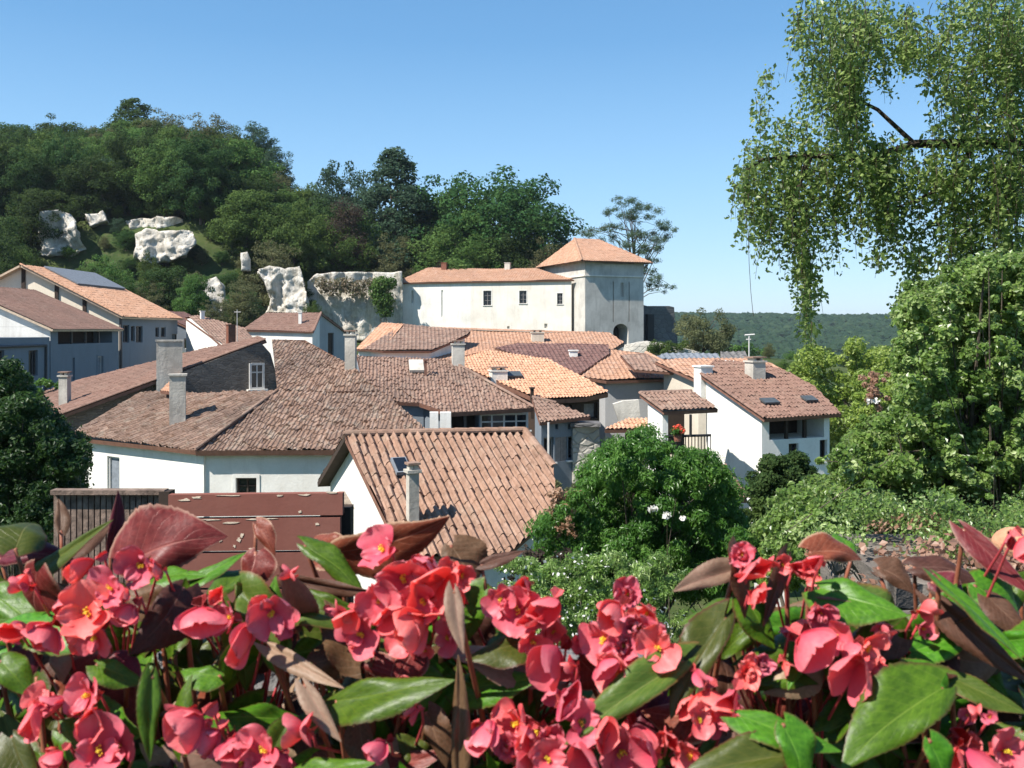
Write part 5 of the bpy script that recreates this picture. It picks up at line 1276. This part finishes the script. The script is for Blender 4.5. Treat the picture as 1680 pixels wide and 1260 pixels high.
for k_, (tp, bt) in dict(g=('lg','lu'), o=('lo','lb'), r=('lr','lr'), b=('lb','lu'), p=('lp','lp')).items():
    for v_ in range(4):
        LEAF[k_+str(v_)] = leaf_mesh(k_, tp, bt, [.25,-.28,.18,-.12][v_], [.38,.25,.55,.15][v_], [.22,.4,.10,.55][v_], [.03,.045,.02,.05][v_], [.30,.33,.24,.30][v_], v_+10)
    for v_ in range(4, 10): q_ = random.Random(v_*7+ord(k_)); LEAF[k_+str(v_)] = leaf_mesh(k_, tp, bt, q_.uniform(-.3,.3), q_.uniform(.1,.7), q_.uniform(-.1,.6), q_.uniform(.04,.09), q_.uniform(.24,.36), v_+30, q_.uniform(-1.1,1.1))

def petal_surface(L, Wd, cup, r, fr=.02, nu=9, nv=9):
    V = []; UV = []; p = r.uniform(0, 6)
    for i in range(nv+1):
        t = i/nv; w = Wd*(.18+.82*math.sin(math.pi*min(1,(t*.86+.07)))**.75) if t < 1 else Wd*.35
        w = Wd*math.sin(math.pi*(.06+.90*t)**1.25)**.62
        for j in range(nu+1):
            s = -1+2*j/nu; x = w*s; y = L*t*(1-.05*s*s*t)
            z = cup*(s*s*w*.9) + cup*L*.55*t*t + fr*1.8*math.sin(s*6+p)*t*t + fr*1.3*math.sin(t*9+p*2)*abs(s) + fr*.8*math.sin(s*13+t*5+p)*t
            V.append(Vector((x, y, z))); UV.append((.5+.5*s, t))
    m = nu+1; fs = [(i*m+j, i*m+j+1, (i+1)*m+j+1, (i+1)*m+j) for i in range(nv) for j in range(nu)]
    return V, UV, fs
def flower_mesh(seed, kind):
    """unit flower about 1 across, opening towards +Z"""
    r = random.Random(seed); V = []; UV = []; F_ = []; MI = []
    def put(vs, uvs, fs, Mx, mi):
        b = len(V); V.extend([Mx@v for v in vs]); UV.extend(uvs); F_.extend([tuple(i+b for i in f) for f in fs]); MI.extend([mi]*len(fs))
        b2 = len(V); V.extend([Mx@(v-Vector((0,0,.006))) for v in vs]); UV.extend(uvs); F_.extend([tuple(reversed([i+b2 for i in f])) for f in fs]); MI.extend([mi]*len(fs))
    def MR(az, tilt, roll=0): return Matrix.Rotation(az, 4, 'Z') @ Matrix.Rotation(tilt, 4, 'X') @ Matrix.Rotation(roll, 4, 'Y')
    if kind == 'open':      # two broad and two narrow petals
        for q, (a, L, w, c) in enumerate([(0,.55,.36,.35),(math.pi,.55,.36,.35),(math.pi/2,.42,.17,.2),(-math.pi/2,.42,.17,.2)]):
            put(*petal_surface(L*r.uniform(.9,1.1), w, c, r), MR(a+r.uniform(-.2,.2), r.uniform(.15,.6) if q < 2 else r.uniform(.3,.8)), 0)
    elif kind == 'shell':   # half closed pair of round petals
        for a in (0, math.pi): put(*petal_surface(.62*r.uniform(.9,1.1), .40, .55, r, .015), MR(a+r.uniform(-.2,.2), r.uniform(.75,1.15)), 0)
        put(*petal_surface(.4, .16, .3, r), MR(math.pi/2, .7), 0)
    elif kind == 'double':
        for q in range(5):
            a = q*2*math.pi/5+r.uniform(-.2,.2); put(*petal_surface(r.uniform(.42,.56), r.uniform(.20,.28), .3, r, .03), MR(a, r.uniform(.2,.7)), 0)
        for q in range(3): a = q*2.1+.5; put(*petal_surface(.32, .18, .5, r, .03), MR(a, r.uniform(.8,1.2)), 0)
    else:                   # bud
        for a in (0, math.pi): put(*petal_surface(.55, .26, 1.0, r, .0), MR(a, 1.25), 0)
    # winged ovary behind
    for q in range(3):
        a = q*2.094; vs = [Vector((0,0,-.02)), Vector((.15,0,-.10)), Vector((.13,0,-.24)), Vector((0,0,-.30))]; Mx = Matrix.Rotation(a, 4, 'Z')
        put(vs, [(.5,.2)]*4, [(0,1,2,3)], Mx, 1)
    uv = [c for f in F_ for i in f for c in UV[i]]
    me = bpy.data.meshes.new('petals'); me.from_pydata([tuple(v) for v in V], [], F_); me.materials.append(M['petal']); me.materials.append(M['ovary'])
    me.polygons.foreach_set('material_index', MI); me.polygons.foreach_set('use_smooth', [True]*len(F_)); l = me.uv_layers.new(name='UVMap'); l.data.foreach_set('uv', uv); me.update(); return me
FLW = {}
for i in range(9): FLW['open%d' % i] = flower_mesh(i, 'open')
for i in range(8): FLW['shell%d' % i] = flower_mesh(20+i, 'shell')
for i in range(6): FLW['double%d' % i] = flower_mesh(40+i, 'double')
for i in range(2): FLW['bud%d' % i] = flower_mesh(60+i, 'bud')
mb_ = MB(); rs_ = random.Random(4)
for q in range(11):
    a = rs_.uniform(0, 6.28); rr_ = rs_.uniform(0, .045); c = Vector((math.cos(a)*rr_, math.sin(a)*rr_, 0)); mb_.tube([c, c*1.8+Vector((0,0,.10))], [.007,.007], k=4); mb_.tube([c*1.8+Vector((0,0,.09)), c*1.9+Vector((0,0,.14))], [.018,.010], k=5)
STAM = mb_.mesh('stamens', M['stamen'])

# planter and terrace wall (below the frame, they carry the plants)
pl = empty('flower_trough', (0,.83,-.62), 'long stone flower trough holding the row of red begonias', 'planter')
m = MB(); m.box((0.05,.52,-.50), (1.45,.025,.11)); m.box((0.05,1.10,-.50), (1.45,.025,.11)); m.box((-1.42,.81,-.50), (.025,.265,.11)); m.box((1.52,.81,-.50), (.025,.265,.11)); m.box((0.05,.81,-.60), (1.42,.262,.012)); m.build('trough', M['ruin'], pl)
m = MB(); m.box((0.05,.81,-.50), (1.44,.264,.075)); m.build('soil', M['soil'] if 'soil' in M else plain('soil', (.045,.03,.02), 1, .1, .5, 20, 1), pl)
m = MB(); m.box((0,.81,-3.4), (3.2,.36,2.775)); m.box((0,.81,-.625+.002-.02), (3.3,.42,.018), 1); tw_ = empty('terrace_wall', (0,.81,-6.2), 'stone terrace wall carrying the flower trough', 'wall'); m.build('wall_face', [M['stone'], M['ruin']], tw_)

# row of plants: each is a thing, its leaves, flowers and stems are parts
NPL = 9; plants = []
ORD = ['leftmost', 'second', 'third', 'fourth', 'middle', 'sixth', 'seventh', 'eighth', 'rightmost']
DESC = ['with dark bronze leaf blades and pink shells of petals', 'under the great upright maroon leaf', 'with paired shell flowers over deep shade', 'under the long dark red leaf pointing right',
        'around the cream curled bract and upright brown stalk', 'with the ruffled open flower cluster facing the thicket', 'with the long olive blade and folded pink-brown leaf', 'with glossy green leaf and paired salmon shells', 'below the maroon leaf that cuts the right edge']
for i in range(NPL):
    x = (-.52+i*.131); e = empty('begonia_plant', (x, .80, -.43), '%s begonia of the row, %s' % (ORD[i], DESC[i]) if i != 4 else 'middle begonia of the row, '+DESC[i], 'begonia', 'begonias in the trough')
    plants.append([e, MB(), MB()])
def plant_at(x, Y):
    xs = x/Y*.8; return plants[max(0, min(NPL-1, int(round((xs+.52)/.131))))]
def addobj(name, me, Mx, pl_, label=None):
    o = bpy.data.objects.new(name, me); COL.objects.link(o); o.parent = pl_[0]
    o.matrix_world = Mx; o.matrix_basis = Matrix.Translation(-wloc(pl_[0])) @ Mx
    if label: o['label'] = label
    return o
def basis(p, y, z, s):
    y = y.normalized(); x = y.cross(z); x = x.normalized() if x.length > 1e-5 else y.cross(Vector((1,0,.3))).normalized(); z = x.cross(y)
    Mx = Matrix.Identity(4)
    sx, sy, sz = s
    for i in range(3): Mx[i][0] = x[i]*sx; Mx[i][1] = y[i]*sy; Mx[i][2] = z[i]*sz; Mx[i][3] = p[i]
    return Mx
rf = random.Random(12)
def leaf(bx, by, tx, ty, Yb, Yt, wpx, kind, var, face=(0,-.6,.8), stem=True, label=None):
    """begonia leaf from base pixel to tip pixel; face = direction its upper side looks"""
    b, t = W(bx, by, Yb), W(tx, ty, Yt); L = (t-b).length; wm = wpx/F*(Yb+Yt)/2
    pp = plant_at((b.x+t.x)/2, (Yb+Yt)/2); sx = wm/.58/1.0
    o = addobj('leaf', LEAF[kind+str(var)], basis(b, t-b, Vector(face), (sx, L, (sx+L)/2)), pp, label)
    if stem:
        r0 = wloc(pp[0])+Vector((rf.uniform(-.03,.03), rf.uniform(-.1,.1), -.02)); mid = r0.lerp(b, .55)+Vector((0,.02,-.03)); pp[1].tube([r0, mid, b.lerp(mid,.15), b], [.0032,.0026,.0019,.0016], k=6)
    return o
def flower(px, py, Y, dpx, kind=None, face=None, roll=None):
    c = W(px, py, Y); d = dpx/F*Y*rf.uniform(.95,1.1); k = kind or rf.choice(['open%d' % rf.randrange(4), 'shell%d' % rf.randrange(4), 'open%d' % rf.randrange(4), 'double%d' % rf.randrange(3)])
    if face is None:
        face = Vector((rf.uniform(-.8,.3), -1, rf.uniform(-.3,.6))) if not k.startswith('shell') else Vector((rf.uniform(-.6,.3), -.8, rf.uniform(-.7,.1)))
    z = Vector(face).normalized(); a = rf.uniform(0, 6.28) if roll is None else roll
    x0 = z.cross(Vector((0,0,1))).normalized(); y0 = z.cross(x0); y = x0*math.cos(a)+y0*math.sin(a)
    k = k.rstrip('0123456789'); k = rf.choice(['open','shell','double']) if k == 'double' else k; k += str(rf.randrange(dict(open=9, shell=8, double=6, bud=2)[k]))
    pp = plant_at(c.x, Y); f = addobj('flower', FLW[k], basis(c-z*d*.15, y, z, (d*rf.uniform(.8,1.2), d*rf.uniform(.85,1.15), d*rf.uniform(.8,1.3))), pp)
    if k[:4] in ('open', 'doub'):
        s = bpy.data.objects.new('stamen', STAM); COL.objects.link(s); s.parent = f
    r0 = c-z*d*.4; up = Vector((r0.x*.8+c.x*.2, max(r0.y, c.y)+.025, min(c.z, r0.z)-.03))
    base = wloc(pp[0])+Vector((rf.uniform(-.03,.03), rf.uniform(-.06,.08), 0)); pp[2].tube([r0, r0.lerp(up,.6), up.lerp(base,.35)+Vector((0,.03,0)), base], [.0009,.0011,.0013,.0018], k=5)
    return f
Lf = [ # base x,y, tip x,y, depths, width px, kind, variant, facing
 (556,905,726,872,.80,.76,92,'r',0,(.1,-.8,-.35)), (560,900,500,868,.82,.84,60,'r',1,(.3,-1,.2)), (205,925,330,880,.80,.78,110,'r',1,(-.1,-.9,.35)), (182,905,196,806,.86,.86,36,'r',2,(.8,-.7,.2)),
 (252,945,330,925,.79,.76,54,'g',0,(0,-.5,.9)), (0,985,172,846,.84,.82,60,'o',2,(.3,-.6,.7)), (110,915,185,850,.86,.9,40,'b',2,(.2,-.7,.5)), (25,900,62,820,.80,.84,90,'o',3,(.3,-.9,.3)),
 (0,915,88,900,.85,.82,44,'r',1,(0,-.7,.6)), (100,870,96,815,.88,.9,30,'b',2,(.6,-.8,0)), (300,965,228,1060,.70,.66,78,'b',1,(.4,-1,.1)), (300,965,400,900,.76,.78,46,'g',2,(-.3,-.7,.6)), (360,970,440,905,.80,.84,42,'g',1,(-.3,-.7,.6)),
 (420,905,395,955,.80,.78,56,'r',1,(0,-1,.3)), (500,895,600,955,.77,.74,42,'g',1,(.2,-.5,.8)), (470,950,610,975,.76,.74,44,'b',2,(0,-.8,-.2)), (440,1015,580,990,.70,.69,34,'o',3,(0,-.4,.9)),
 (553,1150,726,1098,.63,.60,78,'g',0,(.05,-.72,.7)), (870,1050,775,1055,.68,.66,58,'o',1,(0,-.6,.75)), (880,1085,830,1150,.72,.70,60,'g',1,(.4,-.9,.2)), (830,1130,790,1180,.72,.72,50,'p',1,(.1,-1,.1)),
 (745,970,762,1072,.62,.60,40,'p',2,(.1,-1,.1)), (752,1275,752,1075,.62,.63,40,'b',2,(.2,-1,0)), (1120,1085,928,1218,.64,.60,80,'o',2,(-.3,-.8,.5)), (1190,1015,1100,1168,.66,.62,70,'o',0,(-.4,-.8,.4)),
 (1205,935,1108,970,.70,.68,52,'p',2,(0,-.9,.4)), (1215,900,1245,1010,.70,.68,70,'b',0,(.7,-.8,0)), (1290,915,1262,1030,.72,.69,56,'b',2,(.5,-.9,.1)), (1210,985,1115,1000,.74,.73,42,'g',1,(0,-.5,.8)),
 (1345,965,1484,985,.70,.66,92,'g',0,(.05,-.72,.7)), (1350,985,1470,1010,.69,.67,36,'p',2,(0,-.9,-.4)), (1330,905,1425,905,.76,.76,46,'r',1,(0,-.7,.6)), (1540,950,1690,1075,.68,.64,70,'g',2,(.35,-.5,.8)), (1535,985,1700,1125,.70,.66,62,'b',2,(.1,-.8,-.3)),
 (1582,868,1700,975,.76,.72,52,'r',2,(-.4,-.8,.4)), (1600,960,1690,1030,.74,.72,74,'g',1,(-.2,-.6,.8)), (1610,1020,1640,965,.76,.78,50,'g',0,(.3,-.8,.4)), (1520,1160,1575,1085,.64,.66,90,'g',1,(.2,-.7,.7)), (1545,1130,1395,1245,.62,.58,110,'g',0,(-.2,-.7,.7)),
 (1215,1175,1385,1215,.60,.58,62,'g',0,(0,-.65,.8)), (1285,1190,1330,1290,.58,.56,62,'g',1,(.2,-.8,.6)), (1290,1240,1110,1270,.58,.57,66,'o',0,(0,-.6,.8)), (1525,1215,1560,1300,.58,.57,44,'g',1,(0,-.8,.6)), (1560,1110,1690,1165,.68,.66,60,'o',2,(0,-.7,.6)),
 (1570,1080,1640,1085,.72,.70,60,'p',0,(-.2,-1,.1)), (1460,1090,1530,1170,.72,.68,60,'g',3,(.2,-.7,.7)), (1330,1080,1270,1130,.70,.68,60,'p',1,(-.2,-1,.2)), (1240,1120,1330,1105,.70,.68,44,'g',1,(0,-.6,.8)), (1400,905,1380,862,.84,.86,36,'g',1,(.3,-.8,.3)),
 (1500,930,1610,925,.84,.82,52,'b',3,(0,-.6,.7)), (1440,930,1500,960,.80,.78,44,'b',1,(0,-.7,.6)), (1530,955,1580,985,.78,.76,50,'r',1,(0,-.8,.5)), (790,1075,870,1110,.72,.7,44,'g',0,(0,-.6,.8)), 
 (440,1060,560,1125,.68,.64,40,'p',2,(.1,-.9,.4)), (500,1125,560,1215,.62,.60,42,'p',2,(.2,-.9,.3)), (360,1110,300,1085,.66,.66,44,'g',1,(0,-.6,.8)), (160,1090,240,1110,.66,.66,50,'g',0,(0,-.6,.8)), (0,1085,30,1120,.68,.66,54,'g',3,(0,-.7,.7)),
 (90,1070,90,1120,.70,.69,34,'p',1,(0,-1,.2)), (250,1110,250,1250,.62,.60,50,'g',2,(.5,-.8,.3)), (300,1230,290,1120,.64,.64,44,'g',1,(-.4,-.8,.3)), (480,1270,600,1235,.60,.58,60,'g',0,(0,-.6,.8)), (470,1190,440,1260,.64,.62,52,'g',2,(.4,-.8,.5)),
 (20,1210,60,1290,.64,.62,62,'o',0,(.2,-.8,.4)), (100,1200,160,1260,.64,.62,62,'g',3,(.2,-.8,.4)), (690,1100,690,1160,.70,.68,50,'g',1,(.1,-.8,.5)), (590,1190,610,1270,.64,.62,60,'b',2,(.1,-.9,.3)), (700,1170,720,1260,.68,.66,44,'b',1,(-.2,-.9,.3)),
 (420,860,440,905,.86,.84,30,'r',1,(.1,-1,.1)), (740,895,770,960,.80,.78,70,'b',1,(.2,-.8,.3)), (790,925,860,900,.80,.80,30,'b',2,(0,-.7,.5)), (680,1060,640,1120,.70,.68,50,'r',1,(.1,-.9,.3)), (600,1085,680,1120,.70,.68,40,'r',3,(.1,-.9,.3)), (1160,1175,1060,1160,.66,.66,60,'r',1,(0,-.8,.4)),
 (950,1080,1010,1125,.70,.70,60,'r',0,(-.1,-1,.2)), (390,1040,350,1075,.72,.70,40,'o',1,(0,-.6,.8)), (210,1075,170,1100,.68,.66,60,'r',1,(0,-.9,.3)), (110,1085,60,1060,.74,.74,60,'b',3,(0,-.7,.5)), (40,975,20,1010,.78,.76,66,'g',1,(.1,-.8,.4)),
]
for a in Lf: leaf(*a)
# dense lower and rear leaves
topx = [-80,0,100,200,330,450,560,640,720,800,860,930,1000,1080,1120,1180,1250,1330,1420,1500,1580,1680,1760]
topy = [960,950,930,930,960,950,940,940,950,960,1000,1130,1170,1140,1050,1000,960,960,980,960,930,930,930]
pos = []
for k in range(5000):
    if len(pos) >= 560: break
    layer = rf.random(); px = rf.uniform(-90, 1770); ty0 = float(np.interp(px, topx, topy)); py = rf.uniform(ty0+38, 1420)
    Y = .69+.22*layer; 
    if any(abs(a-px) < 22 and abs(b-py) < 19 for a, b in pos): continue
    pos.append((px, py)); L = rf.uniform(70, 150)*.75/Y; an = rf.uniform(0, 6.28); tx, ty = px+math.cos(an)*L*.5, py+math.sin(an)*L*.5; bx, by = px-math.cos(an)*L*.5, py-math.sin(an)*L*.5
    lim = float(np.interp(tx, topx, topy)); ty = max(ty, lim); by = max(by, float(np.interp(bx, topx, topy)))
    kd = rf.choice('ggggggggooobbrp')
    leaf(bx, by, tx, ty, Y, Y+rf.uniform(-.05,.04), L*rf.uniform(.46,.7), kd, rf.randrange(10), (rf.uniform(-.5,.5), -rf.uniform(.3,.9), rf.uniform(.2,.9)), stem=(k % 3 == 0))
Fl = [(18,1035,80,'shell0'),(80,1035,88,'shell1'),(140,1005,110,'open0'),(150,1050,70,'open1'),(145,925,66,'shell2'),(228,930,80,'double0'),(178,965,72,'double1'),(213,1000,72,'shell3'),(262,935,46,'double2'),(110,985,60,'shell0'),(40,960,60,'bud0'),
 (330,1008,84,'shell1'),(357,975,50,'double0'),(372,1015,70,'open1'),(408,1035,92,'shell2'),(446,1010,88,'open2'),(478,942,52,'bud0'),(590,1040,86,'open3'),(556,1002,52,'bud1'),(690,1022,96,'double0'),(622,985,76,'double1'),(660,950,90,'open0'),(722,958,98,'double2'),
 (640,1010,70,'shell0'),(744,992,60,'open1'),(690,990,80,'open2'),(622,900,88,'double1'),(575,1010,60,'shell1'),(700,925,60,'shell2'),(665,1045,70,'open3'),(758,945,60,'open0'),(850,1000,96,'open1'),(818,985,70,'double0'),(903,990,90,'shell3'),(876,1055,70,'open2'),(912,1075,84,'shell0'),(860,965,60,'double1'),(880,1020,80,'double2'),
 (62,1168,92,'shell1'),(138,1140,84,'open3'),(150,1180,76,'shell2'),(160,1232,130,'open0'),(95,1240,60,'shell0'),(100,1150,60,'double0'),(322,1180,92,'shell3'),(300,1165,50,'bud1'),(352,1205,66,'shell0'),(384,1216,80,'shell1'),(428,1232,96,'open1'),(500,1198,84,'bud0'),(460,1240,60,'shell2'),(395,1250,80,'open2'),
 (628,1222,60,'shell0'),(672,1130,50,'double1'),(682,1168,44,'bud1'),(802,1192,76,'shell2'),(842,1190,92,'open0'),(868,1205,76,'shell3'),(835,1225,60,'double0'),(925,1150,80,'double2'),(955,1185,76,'open1'),(905,1215,70,'double1'),(940,1090,44,'bud1'),
 (1012,1000,90,'double0'),(985,1050,92,'open2'),(1045,1032,98,'double1'),(1008,1102,84,'open3'),(1080,1062,76,'double2'),(1020,1060,80,'double0'),(1060,1010,66,'double1'),(1030,975,70,'double2'),(990,1090,60,'shell3'),
 (1165,1142,84,'shell0'),(1202,1142,80,'shell1'),(1228,1105,64,'double0'),(1250,1090,50,'double1'),(1145,1105,50,'bud0'),(1228,940,96,'double2'),(1240,975,66,'shell2'),(1308,935,64,'double0'),(1340,925,60,'double1'),(1218,910,60,'double0'),
 (1322,1052,100,'shell3'),(1345,1010,70,'double2'),(1370,1045,70,'open1'),(1402,1098,110,'shell0'),(1452,1044,50,'bud1'),(1425,1065,66,'open2'),(1390,1060,60,'shell1'),(1513,1006,66,'bud0'),(1683,888,66,'shell1'),(1604,1165,50,'bud1'),(1600,1242,110,'shell2'),(1655,1232,96,'open3'),(1570,1235,60,'shell3'),
 (962,1240,100,'double1'),(1020,1236,96,'open0'),(1065,1235,90,'double2'),(1130,1245,76,'double0'),(900,1245,80,'open1'),(1100,1215,66,'double1'),(1045,1200,70,'shell0'),(990,1195,76,'double0'),(1150,1180,60,'double2'),(870,1250,70,'double2'),(1120,1150,60,'double1')]
for q, (x, y, d, k) in enumerate(Fl):
    Y = .60 + (1260-y)/400*.10 + rf.uniform(-.012,.012)
    flower(x, y, Y, d*.98, k)
    for z in range(2):
        if rf.random() < .42: flower(x+rf.uniform(-.45,.45)*d, y+rf.uniform(-.3,.4)*d, Y+rf.uniform(.02,.04), d*rf.uniform(.45,.8))
for e, a, b in plants:
    if a.v: a.build('stem', M['bstem'], e, smooth=True, fixn=False)
    if b.v: b.build('flower_stalk', M['peduncle'], e, smooth=True, fixn=False)

# maroon boards and paling fence beyond the flowers on the left
fb = empty('maroon_board_fence', (W(420,900,5).x, 5, float(terrain(-1,5))), 'dull maroon painted board fence with pale chips behind the flowers', 'fence')
m = MB()
def board(x0, y0, x1, y1, Y, th=.03, mi=0): a, b = W(x0, y0, Y), W(x1, y1, Y); m.box(((a.x+b.x)/2, Y+th, (a.z+b.z)/2), (abs(b.x-a.x)/2, th, abs(a.z-b.z)/2), mi)
M['maroon'] = plaster('maroon_paint', (.22,.085,.065), (.30,.15,.115), .5, .12)
M['chip'] = plain('bare_chipped_wood', (.62,.50,.38), .8, .2, .25, 20, .4)
bms = []
for i, (y0, y1) in enumerate([(812,848),(852,905),(909,965),(969,1030)]):
    m = MB(); a, b = W(276+i*2, y0, 5), W(562-i*3, y1, 5); mz = (a.z+b.z)/2
    m.prism([W(276, y0, 5), W(562-i*4, y0-3, 5.0), W(562-i*4, y1-3, 5.0), W(276, y1, 5)], [W(276, y0, 5)+Vector((0,.05,0)), W(562-i*4, y0-3, 5)+Vector((0,.05,0)), W(562-i*4, y1-3, 5)+Vector((0,.05,0)), W(276, y1, 5)+Vector((0,.05,0))])
    bms.append(m)
rc = random.Random(3)
for (x, y, w_, h_) in [(303,820,14,2.6),(322,816,9,2),(375,813,22,1.0),(420,852,16,1.3),(445,851,10,1.2),(380,858,14,1.6),(397,878,3,4),(362,887,3,3),(384,896,3,2.5),(410,900,3,2),(348,853,16,1.4),(545,808,10,2),(392,885,6,4),(492,840,3,3),(460,813,9,1.5),(500,812,12,1.8),(430,915,8,2),(520,860,5,2)]:
    pts = []; k = 9
    for i in range(k): t = 2*math.pi*i/k; q = rc.uniform(.35,1.25); pts.append(W(x+math.cos(t)*w_*q, y+math.sin(t)*h_*q, 4.997))
    (bms[0] if y < 850 else bms[1] if y < 907 else bms[2]).prism(pts, [p+Vector((0,.002,0)) for p in pts], 1)
for m in bms: m.build('board', [M['maroon'], M['chip']], fb)
for x in (300, 540, 566):
    m = MB(); a = W(x, 830, 5.12); m.box((a.x, 5.12, (a.z-6.2)/2), (.04,.05,(a.z+6.2)/2)); m.build('post', M['wood'], fb)
m = MB(); m.prism([W(556,806,5.2), W(566,806,5.2), W(582,834,5.2), W(574,842,5.2), W(560,826,5.2)], [W(556,806,5.3), W(566,806,5.3), W(582,834,5.3), W(574,842,5.3), W(560,826,5.3)]); m.build('end_cap', M['chip'], fb)
pf = empty('weathered_paling', (W(180,850,6).x, 6, float(terrain(-2.6,6))), 'weathered grey-brown paling fence left of the maroon boards', 'fence')
M['greywood'] = plain('weathered_wood', (.20,.145,.115), .9, .1, .55, 14, .7)
for i in range(19):
    x0 = 88+i*9.7; m = MB(); a = W(x0, 812-i*.35, 6); b = W(x0+7.4, 1000, 6); th = .012+.004*(i % 3)
    m.box(((a.x+b.x)/2, 6+th, (a.z-3.1)/2-.2+.2), ((b.x-a.x)/2, th, (a.z+3.1)/2)); m.build('pale', M['greywood'], pf)
m = MB(); a, b = W(86,807,5.98), W(272,806,5.98); m.box(((a.x+b.x)/2, 5.99, a.z), ((b.x-a.x)/2, .04, .015)); m.build('top_rail', M['greywood'], pf)
m = MB(); a = W(271,806,5.96); m.box((a.x, 5.99, (a.z-6.2)/2), (.035,.05,(a.z+6.2)/2)); m.build('post', M['wood'], pf)

# dry leaf litter on a rough wall at the right
rw = empty('rough_wall', (2.2,3.1,-5.5), 'rough low wall top littered with dry pinkish leaves at the right', 'wall')
m = MB(); a = W(1395,925,3.1); m.box((a.x+1.3, 3.2, (a.z-5.8)/2), (1.25,.35,(a.z+5.8)/2)); m.build('wall_face', M['stone'], rw)
cen = [(a.x+rc.uniform(-.05,2.3), 3.2+rc.uniform(-.35,.3), a.z+rc.uniform(-.02,.10)) for _ in range(60)]
lm = clumps_mesh('litter', cen, [.08]*60, 2200, .026, G['dry'], 3, .5, .8, up=.8, shell=0); o = link('dry_leaf_litter', lm, None); tag(o, 'dry pinkish-brown leaves lying along the rough wall top', 'leaf litter', kind='stuff')
cen = [(a.x+rc.uniform(-.05,2.3), 3.3+rc.uniform(-.3,.3), a.z+rc.uniform(.0,.14)) for _ in range(40)]
o = link('creeping_weeds', clumps_mesh('weeds', cen, [.14]*40, 26000, .017, G['right'], 4, .6, .6, shell=0), None); tag(o, 'small green weeds creeping among the dry leaves on the rough wall', 'weeds', kind='stuff')
st = W(1668,893,3.0); m = MB()
bm = bmesh.new(); bmesh.ops.create_icosphere(bm, subdivisions=4, radius=.07)
for v in bm.verts: v.co = Vector((v.co.x*1.15, v.co.y, v.co.z*.8))*(1+.18*noise.noise(v.co*9)); 
me = bpy.data.meshes.new('boulder'); bm.to_mesh(me); bm.free(); me.materials.append(plain('orange_stone', (.50,.27,.16), .9, .1, .3, 9, .8)); me.polygons.foreach_set('use_smooth', [True]*len(me.polygons))
o = link('boulder', me); o.location = st; tag(o, 'rounded orange-tan stone on the wall top at the right edge', 'stone')
# red flower pots on the balcony
def pot_flowers(px, py, Y, label):
    c = W(px, py, Y); e = empty('potted_geranium', (c.x, c.y, c.z-.35), label, 'potted plant')
    m = MB(); m.tube([(c.x,c.y,c.z-.35),(c.x,c.y,c.z-.08)], [.12,.17], k=12); m.build('pot', M['brick'], e)
    link('leaves', clumps_mesh('leaves', [(c.x,c.y,c.z+.02)], [.24], 260, .09, G['bush'], 5, .7, .9), e)
    link('blossom', clumps_mesh('blossom', [(c.x,c.y,c.z+.12),(c.x+.1,c.y-.1,c.z+.05)], [.18,.15], 200, .08, G['redfl'], 6, .7, .9), e)
G['redfl'] = leafmat('red_blossom', [(.6,.04,.02),(.8,.12,.06),(.85,.3,.2)], objvar=.05)
pot_flowers(1112,708,32.3,'red geranium in a clay pot on the dark balcony')

# ------------------------------------------------------------------ summer air: far hill fades slightly
zmin = -60.0
m = MB(); m.box((0, 0, (zmin+62)/2), (7200, 7200, (62-zmin)/2))
hz = NT('haze_air'); pv = hz.node('ShaderNodeVolumePrincipled'); pv.inputs['Color'].default_value = (.78,.88,1,1); pv.inputs['Density'].default_value = 0.00011; pv.inputs['Anisotropy'].default_value = .2
hz.l.new(pv.outputs[0], hz.out.inputs['Volume'])
tag(m.build('haze', hz.mat), 'thin pale summer haze over the valley', 'haze', kind='stuff')
